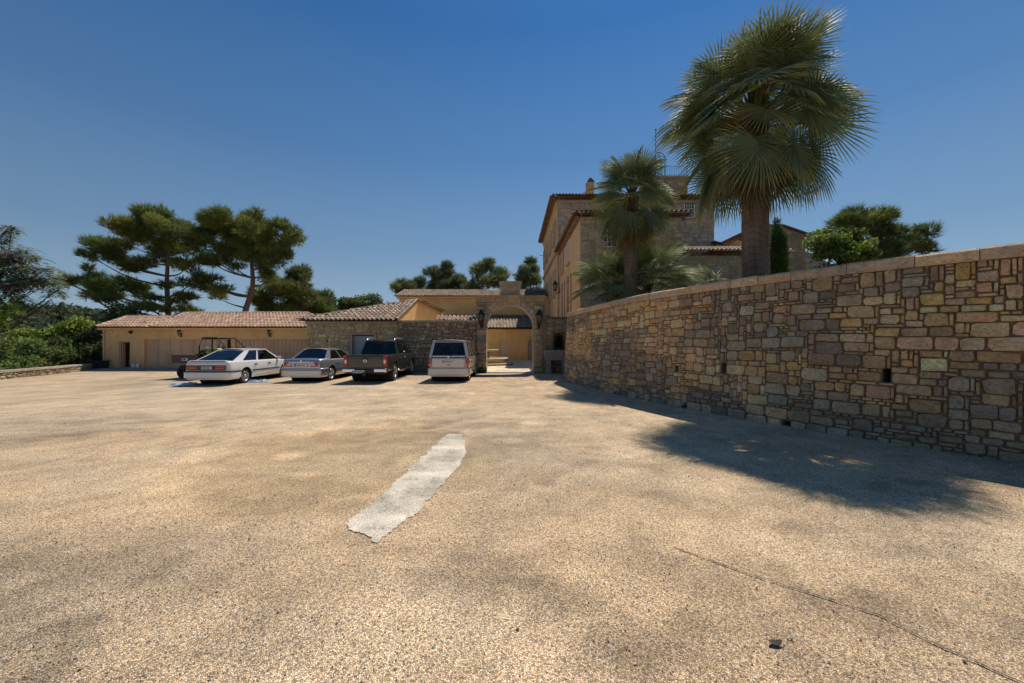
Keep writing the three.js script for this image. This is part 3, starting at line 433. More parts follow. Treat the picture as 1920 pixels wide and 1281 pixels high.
{ // things left beside the garage
  const b = thing('storage_trough', 'long dark grey plastic trough at the garage corner', 'trough', [-25.55, .1, 24.35]), sh = (w, h, d, y) => new Build().hexa([V(-w * .46, y, -d * .46), V(w * .46, y, -d * .46), V(w * .46, y, d * .46), V(-w * .46, y, d * .46)], [V(-w / 2, y + h, -d / 2), V(w / 2, y + h, -d / 2), V(w / 2, y + h, d / 2), V(-w / 2, y + h, d / 2)]); sh(1.25, .42, .6, 0).to('tub', M.plastic, b); part('rim', rbox(0, .44, 0, 1.32, .05, .66, .02), M.plastic, b);
  const c = thing('waste_bin', 'black wheeled bin standing behind the grey trough', 'bin', [-25.92, -.15, 25.6]); new Build().hexa([V(-.26, .06, -.26), V(.26, .06, -.26), V(.26, .06, .26), V(-.26, .06, .26)], [V(-.32, .95, -.33), V(.32, .95, -.33), V(.32, .95, .33), V(-.32, .95, .33)]).to('body', M.plastic, c); part('lid', rbox(0, .99, 0, .7, .06, .72, .03), M.dark, c); for (const x of [-.27, .27]) part('wheel', new THREE.CylinderGeometry(.1, .1, .05, 14).rotateZ(Math.PI / 2).translate(x, .1, .28), M.rubber, c);
  [['white plastic canister beside the panelled garage door', -23.45], ['white plastic canister next to the side door frame', -23.2]].forEach(([l, x], i) => { const t = thing('canister', l, 'canister', [x, .1, 24.68], i * .4, 'canisters by the garage'); part('body', rbox(0, .13, 0, .16, .26, .12, .03), M.white, t); part('cap', new THREE.CylinderGeometry(.025, .025, .04, 10).translate(.03, .28, 0), std([.5, .1, .08]), t); });
  const s = thing('blue_sack', 'blue woven sack slumped inside the open side door', 'sack', [-24.05, .104, 25.35]); part('bag', new THREE.SphereGeometry(.3, 14, 10).scale(.9, 1.15, .8).translate(0, .32, 0), std([.05, .16, .34]), s); part('neck', new THREE.ConeGeometry(.09, .16, 10).translate(0, .72, 0), std([.05, .15, .3]), s);
}
// ---------- stone outbuilding with the tiled half-hip ----------
{
  const g = thing('stone_outbuilding', 'beige stone outbuilding with sloping old tile roof and bright orange side gable', 'building'), x0 = -11.42, x1 = -6.34, D = GD;
  part('front_wall', panel(V(x0, 0, D + .04), EAST, 0, [[0, 0], [x1 - x0, 0], [x1 - x0, 2.72], [0, 2.72]], [[2.56, 3.76, .01, 2.1]], .4), M.mortarPale, g);
  wallFace(g, V(x0, 0, D + .04), EAST, x1 - x0, 2.72, { seed: 51, pal: PALH, single: 300, cell: .07, blocked: (s, t) => s > 2.4 && s < 3.92 && t < 2.25 });
  part('west_wall', boxGeo(x0, x0 + .35, 0, 2.75, D + .442, 36.2), M.mortarPale, g);
  part('gable_wall', panel(V(x1, 0, D + .442), AWAY, 0, [[0, 0], [13.9, 0], [13.9, 4.36], [12, 4.43], [6.7, 4.58], [4.1, 4.44], [.0, 3.06]], [], .35), M.stuccoDeep, g);
  part('gable_foot', panel(V(x1, 2.74, D + .42), AWAY, 0, [[-.42, 0], [.02, 0], [.02, .32], [-.42, .17]], [], .35), M.stuccoDeep, g);
  const dr = sub('door', g); new Build().box(x0 + 2.44, x0 + 2.56, 0, 2.1, D - .02, D + .2).to('jamb', std([.52, .34, .24]), dr); new Build().box(x0 + 3.76, x0 + 3.88, 0, 2.1, D - .02, D + .2).to('jamb', std([.52, .34, .24]), dr); new Build().box(x0 + 2.44, x0 + 3.88, 2.102, 2.22, D - .02, D + .2).to('lintel', std([.5, .3, .2]), dr); new Build().box(x0 + 2.62, x0 + 3.7, .02, 2.04, D + .16, D + .22).to('leaf', M.greyDoor, dr); new Build().box(x0 + 2.565, x0 + 2.62, .02, 2.09, D + .1, D + .2).to('frame', std([.5, .42, .33]), dr);
  const rf = sub('roof', g), ey = 2.9, eD = D - .34, ax = -6.3, aD = 26.45, ay = 4.47, e0 = x0 - .34;
  const eb = new THREE.Vector3(0, ay - ey, -(aD - eD)), L = eb.length(); eb.normalize(); const W = ax - e0;
  new Build().poly([V(e0, ey - .02, eD + .03), V(ax, ey - .02, eD + .03), V(ax, ay - .02, aD)]).poly([V(e0, ey - .02, eD + .03), V(ax, ay - .02, aD), V(ax, 4.36, 36.3), V(e0, ey - .02, 36.3)]).to('roof_deck', M.deck, rf);
  tileRoof(rf, V(e0, ey, eD), EAST, eb, W, L, (a, b) => b < L * a / W - .05, { seed: 71, pal: PALTOLD, single: 300, sp: .25, pitch: .4 });
  const wb = new THREE.Vector3(W, 4.4 - ey, 0), WL = wb.length(); wb.normalize(); tileRoof(rf, V(e0, ey, eD), AWAY, wb, 14.4, WL, (a, b) => b < WL * a / (aD - eD) - .1, { seed: 72, pal: PALTOLD, sp: .25, pitch: .4, nochannel: true });
  const B = new Build(), R = rng(73); ridgeTiles(B, V(e0, ey + .02, eD), V(ax, ay + .03, aD), .12, R, PALTOLD); ridgeTiles(B, V(ax - .04, ey + .03, eD), V(ax - .04, ay + .05, aD), .11, R, PALTOLD); ridgeTiles(B, V(ax - .06, ay + .06, aD), V(ax - .06, 4.46, 36.2), .11, R, PALTOLD); B.to('ridge_tiles', M.tile, rf, true);
  const b2 = new Build(); genoise(b2, V(x0, ey - .02, D), V(x1, ey - .02, D), NEAR, rng(74), 1, PALTOLD); stuff(b2.to('eave_tiles', M.tile, g, true)); part('eave_band', boxGeo(x0 - .04, x1, 2.722, 2.84, D - .1, D + .4), M.mortarPale, g);
}
// ---------- courtyard ----------
{
  const fl = new Build(); fl.box(-6.3, 3.75, -.1, .034, GD + .84, 36.4); struct('courtyard_floor', fl.geo(), std([1, .86, .58], { map: rep(concreteMap, 2.5) }));
  const g = thing('courtyard_house', 'ochre house behind the court with tiled porch roof and arched doors', 'building');
  part('porch_wall', panel(V(-6.3, 0, 36.4), EAST, 0, [[0, 0], [10.05, 0], [10.05, 2.86], [0, 2.86]], [[5.1, 6.05, .04, 1.95, true], [7.75, 8.75, .04, 2.0, true]], .3), M.stuccoCourt, g);
  part('porch_back', boxGeo(-6.3, 3.75, 0, 2.6, 38.2, 38.4), M.stuccoCourt, g);
  for (const [x, n] of [[-1.2, 'arched_door'], [1.45, 'arched_door']]) { const d = sub(n, g); for (let k = 0; k < 4; k++) new Build().box(x + .003 + k * .25, x + .247 + k * .25, .04, 2.0, 36.52, 36.57).to('board', std(x < 0 ? [.86, .70, .46] : [.6, .5, .36], { map: rep(stuccoMap, 2) }), d); }
  const rf = sub('porch_roof', g), eb = new THREE.Vector3(0, 4.42 - 2.95, -(41 - 35.9)), L = eb.length(); eb.normalize();
  new Build().poly([V(-6.3, 2.93, 35.93), V(3.76, 2.93, 35.93), V(3.76, 4.4, 41), V(-6.3, 4.4, 41)]).to('roof_deck', M.deck, rf); tileRoof(rf, V(-6.3, 2.95, 35.9), EAST, eb, 10, L, null, { seed: 81, pal: [[.62, .50, .36], [.55, .42, .30], [.66, .55, .42], [.58, .36, .24]], sp: .3, pitch: .45 });
  part('upper_wall', boxGeo(-11.6, 3.75, 0, 6.3, 41, 41.3), M.stuccoCourt, g); part('end_wall', boxGeo(-11.6, -11.3, 0, 6.3, 41.301, 46), M.stuccoCourt, g);
  const r2 = sub('roof', g), e2 = new THREE.Vector3(0, 1.0, -3.4), L2 = e2.length(); e2.normalize();
  new Build().poly([V(-12, 6.34, 40.5), V(3.76, 6.34, 40.5), V(3.76, 7.35, 43.9), V(-12, 7.35, 43.9)]).poly([V(-12, 7.35, 43.9), V(3.76, 7.35, 43.9), V(3.76, 6.34, 47.2), V(-12, 6.34, 47.2)]).to('roof_deck', M.deck, r2); tileRoof(r2, V(-12, 6.36, 40.47), EAST, e2, 15.7, L2, null, { seed: 82, pal: PALTOLD, sp: .27, pitch: .42 });
  part('soffit', boxGeo(-11.8, 3.75, 6.15, 6.32, 40.6, 40.99), M.stuccoCourt, g);
  // fountain: bowl on a pillar in a round stepped basin
  const f = thing('courtyard_fountain', 'round pale stone fountain with a raised bowl inside the court', 'fountain', [-1.85, .034, 29.4]), st = std([.80, .68, .46], { map: rep(stoneMap, 1.6) }), lat = (n, pts) => part(n, boxUV(new THREE.LatheGeometry(pts.map((q) => new THREE.Vector2(...q)), 32)), st, f);
  lat('step', [[0, 0], [1.95, 0], [1.95, .14], [1.9, .16], [1.5, .16]]); lat('basin', [[1.45, .16], [1.52, .16], [1.5, .4], [1.6, .42], [1.6, .5], [1.3, .5], [1.3, .2], [0, .2]]); lat('pillar', [[.34, .2], [.34, .3], [.2, .36], [.16, .6], [.2, .8], [.3, .86]]); lat('bowl', [[.28, .86], [.7, .95], [.86, 1.03], [.88, 1.1], [.78, 1.1], [.7, 1.04], [0, 1.0]]);
  part('water', new THREE.CircleGeometry(1.3, 32).rotateX(-Math.PI / 2).translate(0, .42, 0), phys([.1, .14, .12], { roughness: .05 }), f);
}
lantern('black lantern on the gateway pilaster next to the parked van', -1.68, 2.75, GD - .12, 1.5); lantern('black lantern on the gateway pilaster beside the niche wall', 1.48, 2.75, GD - .12, 1.5);
// ---------- manor house ----------
{
  const g = thing('manor_house', 'tall three-storey ochre and stone manor with a lookout on its roof', 'house'), x0 = 3.8, x1 = 16.9, D0 = 33.3, D1 = 48, E = 13.6;
  part('side_wall', panel(V(x0, 0, D1), NEAR, 0, [[0, 0], [D1 - D0 - .01, 0], [D1 - D0 - .01, E], [0, E]], [], .4), M.stucco, g);
  part('front_wall', boxGeo(x0 + .003, x1, 0, E, D0, D0 + .4), M.mortarPale, g); part('far_wall', boxGeo(x1 - .4, x1, 0, E, D0 + .401, D1), M.mortarPale, g); part('back_wall', boxGeo(x0 + .4, x1 - .4, 0, E, D1 - .4, D1), M.mortarPale, g);
  wallFace(g, V(x0, 2.8, D0), EAST, x1 - x0, E - 2.8, { seed: 91, pal: [[.84, .62, .38], [.78, .59, .38], [.88, .66, .43], [.72, .56, .38]], cell: .11, wmax: 6, hmax: 3, single: 0, vary: .12, gap: .012, blocked: (s, t) => (s > 10.45 && s < 11.55 && t > 9.2 && t < 10.7) });
  part('string_course', boxGeo(x0 - .14, x0 - .003, 9.1, 9.4, D0, D1), M.mortarPale, g);
  windowUnit(g, V(14.4, 12.1, D0 - .03), EAST, .8, 1.2, 4, 5, { sill: true });
  for (const d of [35.8, 39.4, 43.2, 46.6]) for (const [y, h] of [[10.4, 2.0], [5.8, 2.3], [1.2, 2.6]]) { windowUnit(g, V(x0 - .03, y, d + .5), NEAR, 1.0, h, 2, 4, { frame: M.shutter, sill: true }); shutterPair(g, V(x0 - .01, y, d + .5), NEAR, 1.0, h); }
  const rf = sub('roof', g), e = .55, ry = 15.7, mx0 = x0 + 4, mx1 = x1 - 4, mD = (D0 + D1) / 2, P = [V(x0 - e, E + .12, D0 - e), V(x1 + e, E + .12, D0 - e), V(x1 + e, E + .12, D1 + e), V(x0 - e, E + .12, D1 + e)], Q = [V(mx0, ry, mD), V(mx1, ry, mD)];
  new Build().poly([P[0], P[1], Q[1], Q[0]]).poly([P[1], P[2], Q[1]]).poly([P[2], P[3], Q[0], Q[1]]).poly([P[3], P[0], Q[0]]).poly([P[3], P[2], P[1], P[0]]).to('roof_deck', M.deck, rf);
  const eb = new THREE.Vector3(0, ry - E - .12, -(mD - D0 + e)).normalize(); tileRoof(rf, V(x0 - e, E + .16, D0 - e - .05), EAST, eb, x1 - x0 + 2 * e, 1.6, (a, b) => a > b * .5 && a < x1 - x0 + 2 * e - b * .5, { seed: 92, pal: PALTOLD, sp: .27 });
  const wb = new THREE.Vector3(4 + e, ry - E - .12, 0).normalize(); tileRoof(rf, V(x0 - e - .05, E + .16, D0 - e), AWAY, wb, D1 - D0 + 2 * e, 1.6, (a, b) => a > b * 1.75 + .1, { seed: 93, pal: PALTOLD, sp: .27 });
  const B = new Build(); genoise(B, V(x0 - .2, E + .1, D0 - .02), V(x1 + .2, E + .1, D0 - .02), NEAR, rng(94), 3, PALTOLD); genoise(B, V(x0 - .02, E + .1, D0), V(x0 - .02, E + .1, D1), EAST.clone().negate(), rng(95), 3, PALTOLD); stuff(B.to('eave_tiles', M.tile, g, true));
  part('cornice', boxGeo(x0 - .12, x1 + .12, E - .32, E - .12, D0 - .12, D0 - .002), M.mortarPale, g); part('cornice_side', boxGeo(x0 - .12, x0 - .002, E - .32, E - .12, D0, D1), M.stucco, g);
  const ch = sub('chimney', g); new Build().box(6.85, 7.45, 14.2, 16.2, 36.1, 37).to('stack', M.stuccoDeep, ch); new Build().hexa([V(6.8, 16.2, 36.05), V(7.5, 16.2, 36.05), V(7.5, 16.2, 37.05), V(6.8, 16.2, 37.05)], [V(7.05, 16.65, 36.3), V(7.25, 16.65, 36.3), V(7.25, 16.65, 36.8), V(7.05, 16.65, 36.8)]).to('cap', M.deck, ch);
  const lk = sub('lookout', g); part('turret', boxGeo(13.0, 16.45, 13.6, 17.0, 37.3, 40.5), M.mortarPale, lk); wallFace(lk, V(13.0, 14.0, 37.3), EAST, 3.45, 3.0, { seed: 96, pal: PALG, cell: .12, wmax: 5, hmax: 3 }); part('turret_cap', boxGeo(12.85, 16.6, 17.003, 17.2, 37.15, 40.65), M.mortarPale, lk);
  { const b = new Build(), y0 = 17.2, y1 = 18.15; for (let x = 13.0; x <= 16.46; x += .16) b.tube([V(x, y0, 37.3), V(x, y1, 37.3)], .014, 4, false); for (let d = 37.3; d <= 40.5; d += .3) for (const x of [13.0, 16.45]) b.tube([V(x, y0, d), V(x, y1, d)], .014, 4, false); for (const y of [y0 + .12, y1]) { b.tube([V(13, y, 37.3), V(16.45, y, 37.3)], .022, 5); b.tube([V(13, y, 37.3), V(13, y, 40.5)], .022, 5); b.tube([V(16.45, y, 37.3), V(16.45, y, 40.5)], .022, 5); } b.to('railing', M.greenIron, lk); }
  { const b = new Build(), pts = [[13.5, 37.6], [14.45, 37.6], [14.45, 38.6], [13.5, 38.6]]; for (const [x, d] of pts) { b.tube([V(x, 17.2, d), V(x, 19.2, d), V(mix(x, 13.97, .5), 19.65, mix(d, 38.1, .5)), V(13.97, 19.85, 38.1)], .035, 6); } for (const y of [18.5, 18.85, 19.2]) for (let k = 0; k < 4; k++) b.tube([V(pts[k][0], y, pts[k][1]), V(pts[(k + 1) % 4][0], y, pts[(k + 1) % 4][1])], .02, 5); b.to('bell_frame', M.greenIron, lk); const m = new Build(); m.tube([V(13.75, 17.2, 38.1), V(13.75, 22.0, 38.1)], .028, 6); m.tube([V(13.75, 19.9, 38.1), V(14.1, 20.1, 38.1), V(13.75, 20.4, 38.1)], .02, 5); m.tube([V(13.6, 21.8, 38.1), V(13.9, 21.8, 38.1)], .015, 5); m.to('mast', M.iron, lk); part('finial', new THREE.SphereGeometry(.08, 10, 8).translate(13.75, 22.02, -38.1), M.iron, lk); }
  { const b = new Build(); b.tube([V(x0 - .02, 12.0, 47.7), V(x0 - .45, 12.05, 47.7)], .03, 5); b.to('camera_arm', M.iron, g); }
}
{
  const g = thing('manor_wing', 'two-storey manor wing with ochre side wall and rubble front behind the palms', 'house'), x0 = 3.97, x1 = 9.94, D0 = 23.2, D1 = 33.25, E = 9.0;
  part('side_wall', panel(V(x0, 0, D1), NEAR, 0, [[0, 0], [D1 - D0 - .01, 0], [D1 - D0 - .01, E], [0, E]], [], .4), M.stucco, g);
  part('front_wall', boxGeo(x0 + .003, x1, 0, E, D0, D0 + .4), M.mortarPale, g); part('far_wall', boxGeo(x1 - .4, x1, 0, E, D0 + .401, D1), M.mortarPale, g);
  const wins = [[5.3, 7.25, .75, 1.15], [5.15, 4.0, .75, 1.3]];
  wallFace(g, V(x0, 2.8, D0), EAST, x1 - x0, E - 2.8, { seed: 98, pal: [[.76, .59, .37], [.70, .55, .35], [.82, .65, .42], [.64, .52, .35]], cell: .085, wmax: 6, hmax: 3, vary: .14, single: 120, blocked: (s, t) => s < .62 && t > -1 ? false : wins.some(([x, y, w, h]) => s + x0 > x - .15 && s + x0 < x + w + .15 && t + 2.8 > y - .2 && t + 2.8 < y + h + .15) });
  for (const [x, y, w, h] of wins) windowUnit(g, V(x, y, D0 - .03), EAST, w, h, 3, 4, { sill: true });
  { const R = rng(99); let y = 2.8, k = 0; while (y < E - .3) { const h = .3 + .08 * R(), w = k++ % 2 ? .62 : .42, B = new Build(); B.col = pick(R, [[.74, .58, .37], [.68, .54, .36]], .1); B.box(x0 + .9, x0 + .9 + w, y + .005, y + h - .005, D0 - .085, D0 - .01); B.to('pier_block', M.stone, g); y += h; } }
  windowUnit(g, V(x0 - .03, 7.2, 28.2), NEAR, .9, 1.5, 3, 4, { sill: true });
  for (const [d, y, w, h] of [[31.6, 7.0, .9, 1.7], [27.8, 3.6, 1.1, 2.7], [31.0, 3.6, 1.1, 2.7], [31, .8, 1.1, 2.2], [27.8, .8, 1.1, 2.2]]) { windowUnit(g, V(x0 - .03, y, d + .5), NEAR, w, h, 2, 4, { frame: M.shutter }); shutterPair(g, V(x0 - .01, y, d + .5), NEAR, w, h); }
  const rf = sub('roof', g), e = .4, ry = 10.6; new Build().poly([V(x0 - e, E + .1, D0 - e), V(x1 + e, E + .1, D0 - e), V(x1 - 2.6, ry, 28), V(x0 + 2.6, ry, 28)]).poly([V(x0 - e, E + .1, D0 - e), V(x0 + 2.6, ry, 28), V(x0 + 2.6, ry, 33.2), V(x0 - e, E + .1, 33.2)]).poly([V(x1 + e, E + .1, D0 - e), V(x1 + e, E + .1, 33.2), V(x1 - 2.6, ry, 33.2), V(x1 - 2.6, ry, 28)]).poly([V(x0 + 2.6, ry, 28), V(x1 - 2.6, ry, 28), V(x1 - 2.6, ry, 33.2), V(x0 + 2.6, ry, 33.2)]).to('roof_deck', M.deck, rf);
  const eb = new THREE.Vector3(0, ry - E - .1, -(28 - D0 + e)).normalize(); tileRoof(rf, V(x0 - e, E + .13, D0 - e - .05), EAST, eb, x1 - x0 + 2 * e, 1.6, (a, b) => a > b * .7 && a < x1 - x0 + 2 * e - b * .7, { seed: 101, pal: PALTOLD, sp: .27 });
  const wb = new THREE.Vector3(2.6 + e, ry - E - .1, 0).normalize(); tileRoof(rf, V(x0 - e - .05, E + .13, D0 - e), AWAY, wb, 10.3, 1.8, (a, b) => a > b * 1.75 + .1, { seed: 102, pal: PALTOLD, sp: .27 });
  const B = new Build(); genoise(B, V(x0 - .1, E + .08, D0 - .02), V(x1 + .1, E + .08, D0 - .02), NEAR, rng(103), 3, PALTOLD); genoise(B, V(x0 - .02, E + .08, D0), V(x0 - .02, E + .08, D1), EAST.clone().negate(), rng(104), 3, PALTOLD); stuff(B.to('eave_tiles', M.tile, g, true));
}
lantern('large black lantern on the ochre side wall of the manor wing', 3.95, 6.0, 32.9, 1.6, -Math.PI / 2);
{ // lower ranges on the terrace
  const a = thing('tiled_annexe', 'low rubble annexe with a tiled eave behind the tall palm', 'building'), x0 = 10.0, x1 = 18.2, D0 = 26.3, E = 7.4;
  part('front_wall', boxGeo(x0, x1, 2.7, E, D0, D0 + .4), M.mortarPale, a); part('end_wall', boxGeo(x1 - .4, x1, 2.7, E, D0 + .401, 32.5), M.mortarPale, a); wallFace(a, V(x0, 2.8, D0), EAST, x1 - x0, E - 2.8, { seed: 111, pal: [[.74, .60, .38], [.68, .56, .36], [.80, .65, .42], [.62, .52, .35]], cell: .085, wmax: 6, hmax: 2, vary: .12, single: 60 });
  const rf = sub('roof', a), eb = new THREE.Vector3(0, 1.3, -4.6), L = eb.length(); eb.normalize(); new Build().poly([V(x0 - .1, E + .2, D0 - .45), V(x1 + .3, E + .2, D0 - .45), V(x1 + .3, E + 1.5, D0 + 4.15), V(x0 - .1, E + 1.5, D0 + 4.15)]).to('roof_deck', M.deck, rf); tileRoof(rf, V(x0 - .1, E + .23, D0 - .5), EAST, eb, x1 - x0 + .4, L, null, { seed: 112, pal: [[.60, .45, .32], [.54, .37, .25], [.66, .54, .42]], sp: .27, pitch: .42 });
  const B = new Build(); genoise(B, V(x0, E + .17, D0 - .02), V(x1, E + .17, D0 - .02), NEAR, rng(113), 2, PALTOLD); stuff(B.to('eave_tiles', M.tile, a, true));
  part('gable', panel(V(15.0, 7.6, 30.6), EAST, 0, [[0, 0], [4.2, 0], [4.2, 1.25], [2.3, 1.95], [.2, 1.0]], [], .3), M.stuccoDeep, a); new Build().hexa([V(14.9, 8.42, 30.3), V(14.9, 8.54, 30.3), V(14.9, 8.54, 34), V(14.9, 8.42, 34)], [V(17.35, 9.55, 30.3), V(17.35, 9.67, 30.3), V(17.35, 9.67, 34), V(17.35, 9.55, 34)]).to('verge', M.deck, a);
  new Build().hexa([V(16.6, 9.9, 32.6), V(16.6, 10.0, 32.6), V(16.6, 10.0, 38), V(16.6, 9.9, 38)], [V(19.6, 9.1, 32.6), V(19.6, 9.2, 32.6), V(19.6, 9.2, 38), V(19.6, 9.1, 38)]).to('back_roof', M.deck, a); part('back_wall', panel(V(16.9, 5, 32.9), EAST, 0, [[0, 0], [2.5, 0], [2.5, 4.2], [0, 4.85]], [], .3), M.mortarPale, a);
  const b = thing('stone_barn', 'grey rubble barn end with a sloping roof edge beside the cypress', 'building'); part('front_wall', panel(V(19.4, 2.7, 31.5), EAST, 0, [[0, 0], [3.8, 0], [3.8, 7.45], [1.9, 8.1], [0, 8.1]], [], .5), M.mortarPale, b);
  wallFace(b, V(19.4, 2.8, 31.5), EAST, 3.8, 8.0, { seed: 115, pal: PALG, cell: .12, wmax: 5, hmax: 3, single: 60, blocked: (s, t) => t > 7.95 - Math.max(0, s - 1.9) * .342 - .1 }); part('far_wall', boxGeo(22.7, 23.2, 2.7, 10.1, 32.001, 38), M.mortarPale, b); new Build().hexa([V(19.3, 10.82, 31.2), V(19.3, 10.92, 31.2), V(19.3, 10.92, 38), V(19.3, 10.82, 38)], [V(21.3, 10.82, 31.2), V(21.3, 10.92, 31.2), V(21.3, 10.92, 38), V(21.3, 10.82, 38)]).hexa([V(21.3, 10.82, 31.2), V(21.3, 10.92, 31.2), V(21.3, 10.92, 38), V(21.3, 10.82, 38)], [V(23.5, 10.06, 31.2), V(23.5, 10.16, 31.2), V(23.5, 10.16, 38), V(23.5, 10.06, 38)]).to('roof_edge', M.deck, b);
  const c = thing('ruined_wall', 'broken sloping stub of grey stone wall joining the barn', 'wall'); part('core', panel(V(23.25, 2.7, 31.7), EAST, 0, [[0, 0], [2.6, 0], [2.6, 4.9], [1.6, 5.5], [.9, 6.0], [0, 6.2]], [], .4), M.mortarPale, c); wallFace(c, V(23.25, 2.8, 31.7), EAST, 2.5, 6.0, { seed: 116, pal: [[.7, .6, .48], [.76, .65, .52], [.66, .56, .45]], cell: .13, wmax: 5, hmax: 3, single: 30, blocked: (s, t) => t > 6.0 - s * .5 - .1 });
}

// ---------- plants ----------
function rnd3(R) { const z = R() * 2 - 1, a = R() * Math.PI * 2, r = Math.sqrt(1 - z * z); return [r * Math.cos(a), z, r * Math.sin(a)]; }
// leaf-sized faces spread through ellipsoid clumps [x, y, D-offset, radius, half-height]
function foliage(parent, name, seed, clumps, count, size, pal, kind, mat) {
  const R = rng(seed), per = kind === 'needle' ? 6 : kind === 'spray' ? 8 : 2, vol = clumps.map((c) => Math.pow(c[3] * c[3] * c[4], .667)), sum = vol.reduce((a, b) => a + b, 0);
  const N = clumps.map((c, i) => Math.max(12, Math.round(count * vol[i] / sum))), T = N.reduce((a, b) => a + b, 0) * per, P = new Float32Array(T * 9), Q = new Float32Array(T * 9), K = new Float32Array(T * 9); let o = 0;
  const tri = (ax, ay, az, bx, by, bz, cx, cy, cz, col) => { const ux = bx - ax, uy = by - ay, uz = bz - az, vx = cx - ax, vy = cy - ay, vz = cz - az; let nx = uy * vz - uz * vy, ny = uz * vx - ux * vz, nz = ux * vy - uy * vx; const l = Math.hypot(nx, ny, nz) || 1; nx /= l; ny /= l; nz /= l; P.set([ax, ay, az, bx, by, bz, cx, cy, cz], o); for (let k = 0; k < 3; k++) { Q[o + 3 * k] = nx; Q[o + 3 * k + 1] = ny; Q[o + 3 * k + 2] = nz; K[o + 3 * k] = col[0]; K[o + 3 * k + 1] = col[1]; K[o + 3 * k + 2] = col[2]; } o += 9; };
  clumps.forEach((c, ci) => {
    const tone = pick(R, pal, .18), tint = .85 + .3 * R();
    for (let i = 0; i < N[ci]; i++) {
      const d = rnd3(R), rr = Math.pow(R(), .42) * (.8 + .35 * vnoise(d[0] * 2.3 + ci * 7, d[1] * 2.3 + d[2] * 1.7, 17)), x = c[0] + d[0] * rr * c[3], y = c[1] + d[1] * rr * c[4], z = -c[2] + d[2] * rr * c[3];
      const e = rnd3(R), k = (.7 + .6 * R()) * tint, col = [tone[0] * k, tone[1] * k, tone[2] * k], s = size * (.6 + .8 * R());
      if (kind === 'needle') { // a tuft of needles pointing up and out
        let ax = d[0] * .9 + e[0] * .5, ay = .55 + d[1] * .5 + e[1] * .4, az = d[2] * .9 + e[2] * .5; const l = Math.hypot(ax, ay, az); ax /= l; ay /= l; az /= l;
        for (let b = 0; b < 6; b++) { const f = rnd3(R), bx = ax + f[0] * .62, by = ay + f[1] * .62, bz = az + f[2] * .62, g = rnd3(R), w = s * .075; tri(x - g[0] * w, y - g[1] * w, z - g[2] * w, x + g[0] * w, y + g[1] * w, z + g[2] * w, x + bx * s, y + by * s, z + bz * s, col); }
      } else if (kind === 'spray') { // a hanging feather leaf: small leaflets on both sides of a stalk
        let ax = d[0] + e[0] * .6, ay = -.25 + e[1] * .35, az = d[2] + e[2] * .6; const l = Math.hypot(ax, ay, az); ax /= l; ay /= l; az /= l; const sx = -az, sz = ax;
        for (let b = 0; b < 8; b++) { const t = (b >> 1) / 4 + .1, sd = b & 1 ? 1 : -1, px = x + ax * s * t, py = y + ay * s * t - .25 * s * t * t, pz = z + az * s * t, q = s * .32; tri(px, py, pz, px + ax * q * .8, py + ay * q * .8, pz + az * q * .8, px + sx * sd * q + ax * q * .5, py - .1 * q, pz + sz * sd * q + az * q * .5, col); }
      } else { // one leaf, a diamond folded a little along its middle
        const g = rnd3(R), w = s * .42; let sx = e[1] * g[2] - e[2] * g[1], sy = e[2] * g[0] - e[0] * g[2], sz = e[0] * g[1] - e[1] * g[0]; const l = Math.hypot(sx, sy, sz) || 1; sx /= l; sy /= l; sz /= l;
        const tx = x + e[0] * s, ty = y + e[1] * s, tz = z + e[2] * s, mx = x + e[0] * s * .45, my = y + e[1] * s * .45, mz = z + e[2] * s * .45; tri(x, y, z, mx + sx * w, my + sy * w, mz + sz * w, tx, ty, tz, col); tri(x, y, z, tx, ty, tz, mx - sx * w, my - sy * w + .1 * s, mz - sz * w, col);
      }
    }
  });
  const g = new THREE.BufferGeometry(); g.setAttribute('position', new THREE.BufferAttribute(P.subarray(0, o), 3)); g.setAttribute('normal', new THREE.BufferAttribute(Q.subarray(0, o), 3)); g.setAttribute('color', new THREE.BufferAttribute(K.subarray(0, o), 3));
  return part(name, g, mat ?? (kind === 'needle' ? M.needle : M.leaf), parent);
}
function limbs(tree, seed, trunk, radii, clumps, thick, opt = {}) {      // trunk and the boughs that carry the clumps
  const R = rng(seed), B = new Build(); const pts = trunk.map((q) => V(q[0], q[1], q[2] ?? 0)), curve = new THREE.CatmullRomCurve3(pts), n = 12, line = curve.getPoints(n), rad = line.map((_, i) => mix(radii[0], radii[1], Math.pow(i / n, .8)));
  B.tube(line, rad, 9); B.to('trunk', M.bark, tree, true);
  const b = new Build(); clumps.forEach((c) => { const end = V(c[0], c[1] - c[4] * .2, c[2]); let k = 0, bd = 1e9; for (let i = 2; i <= n; i++) { const want = c[1] - Math.hypot(c[0] - line[i].x, c[2] + line[i].z) * (opt.rise ?? .35) - .3, d = Math.abs(line[i].y - want); if (d < bd) { bd = d; k = i; } } const a = line[k], m = a.clone().lerp(end, .5); m.y += (opt.sag ?? -.25) * Math.abs(end.x - a.x) * .3 + (R() - .5) * .3; m.z += (R() - .5) * .5; const cv = new THREE.CatmullRomCurve3([a, m, end]).getPoints(5), r0 = Math.min(rad[k] * .55, thick * (.7 + .5 * R())); b.tube(cv, cv.map((_, i) => mix(r0, r0 * .25, i / 5)), 5, false); for (let t = 0; t < 3; t++) { const d = rnd3(R), e2 = end.clone().add(new THREE.Vector3(d[0] * c[3] * .8, Math.abs(d[1]) * c[4] * .8, d[2] * c[3] * .8)); b.tube([cv[4], e2], [r0 * .3, r0 * .1], 4, false); } });
  b.to('branches', M.bark, tree, true);
}
const PINE = [[.20, .25, .07], [.24, .28, .08], [.16, .21, .065], [.27, .29, .085], [.2, .23, .085]], PINEFAR = [[0.203, 0.243, 0.108], [0.243, 0.27, 0.115], [0.169, 0.209, 0.095]];
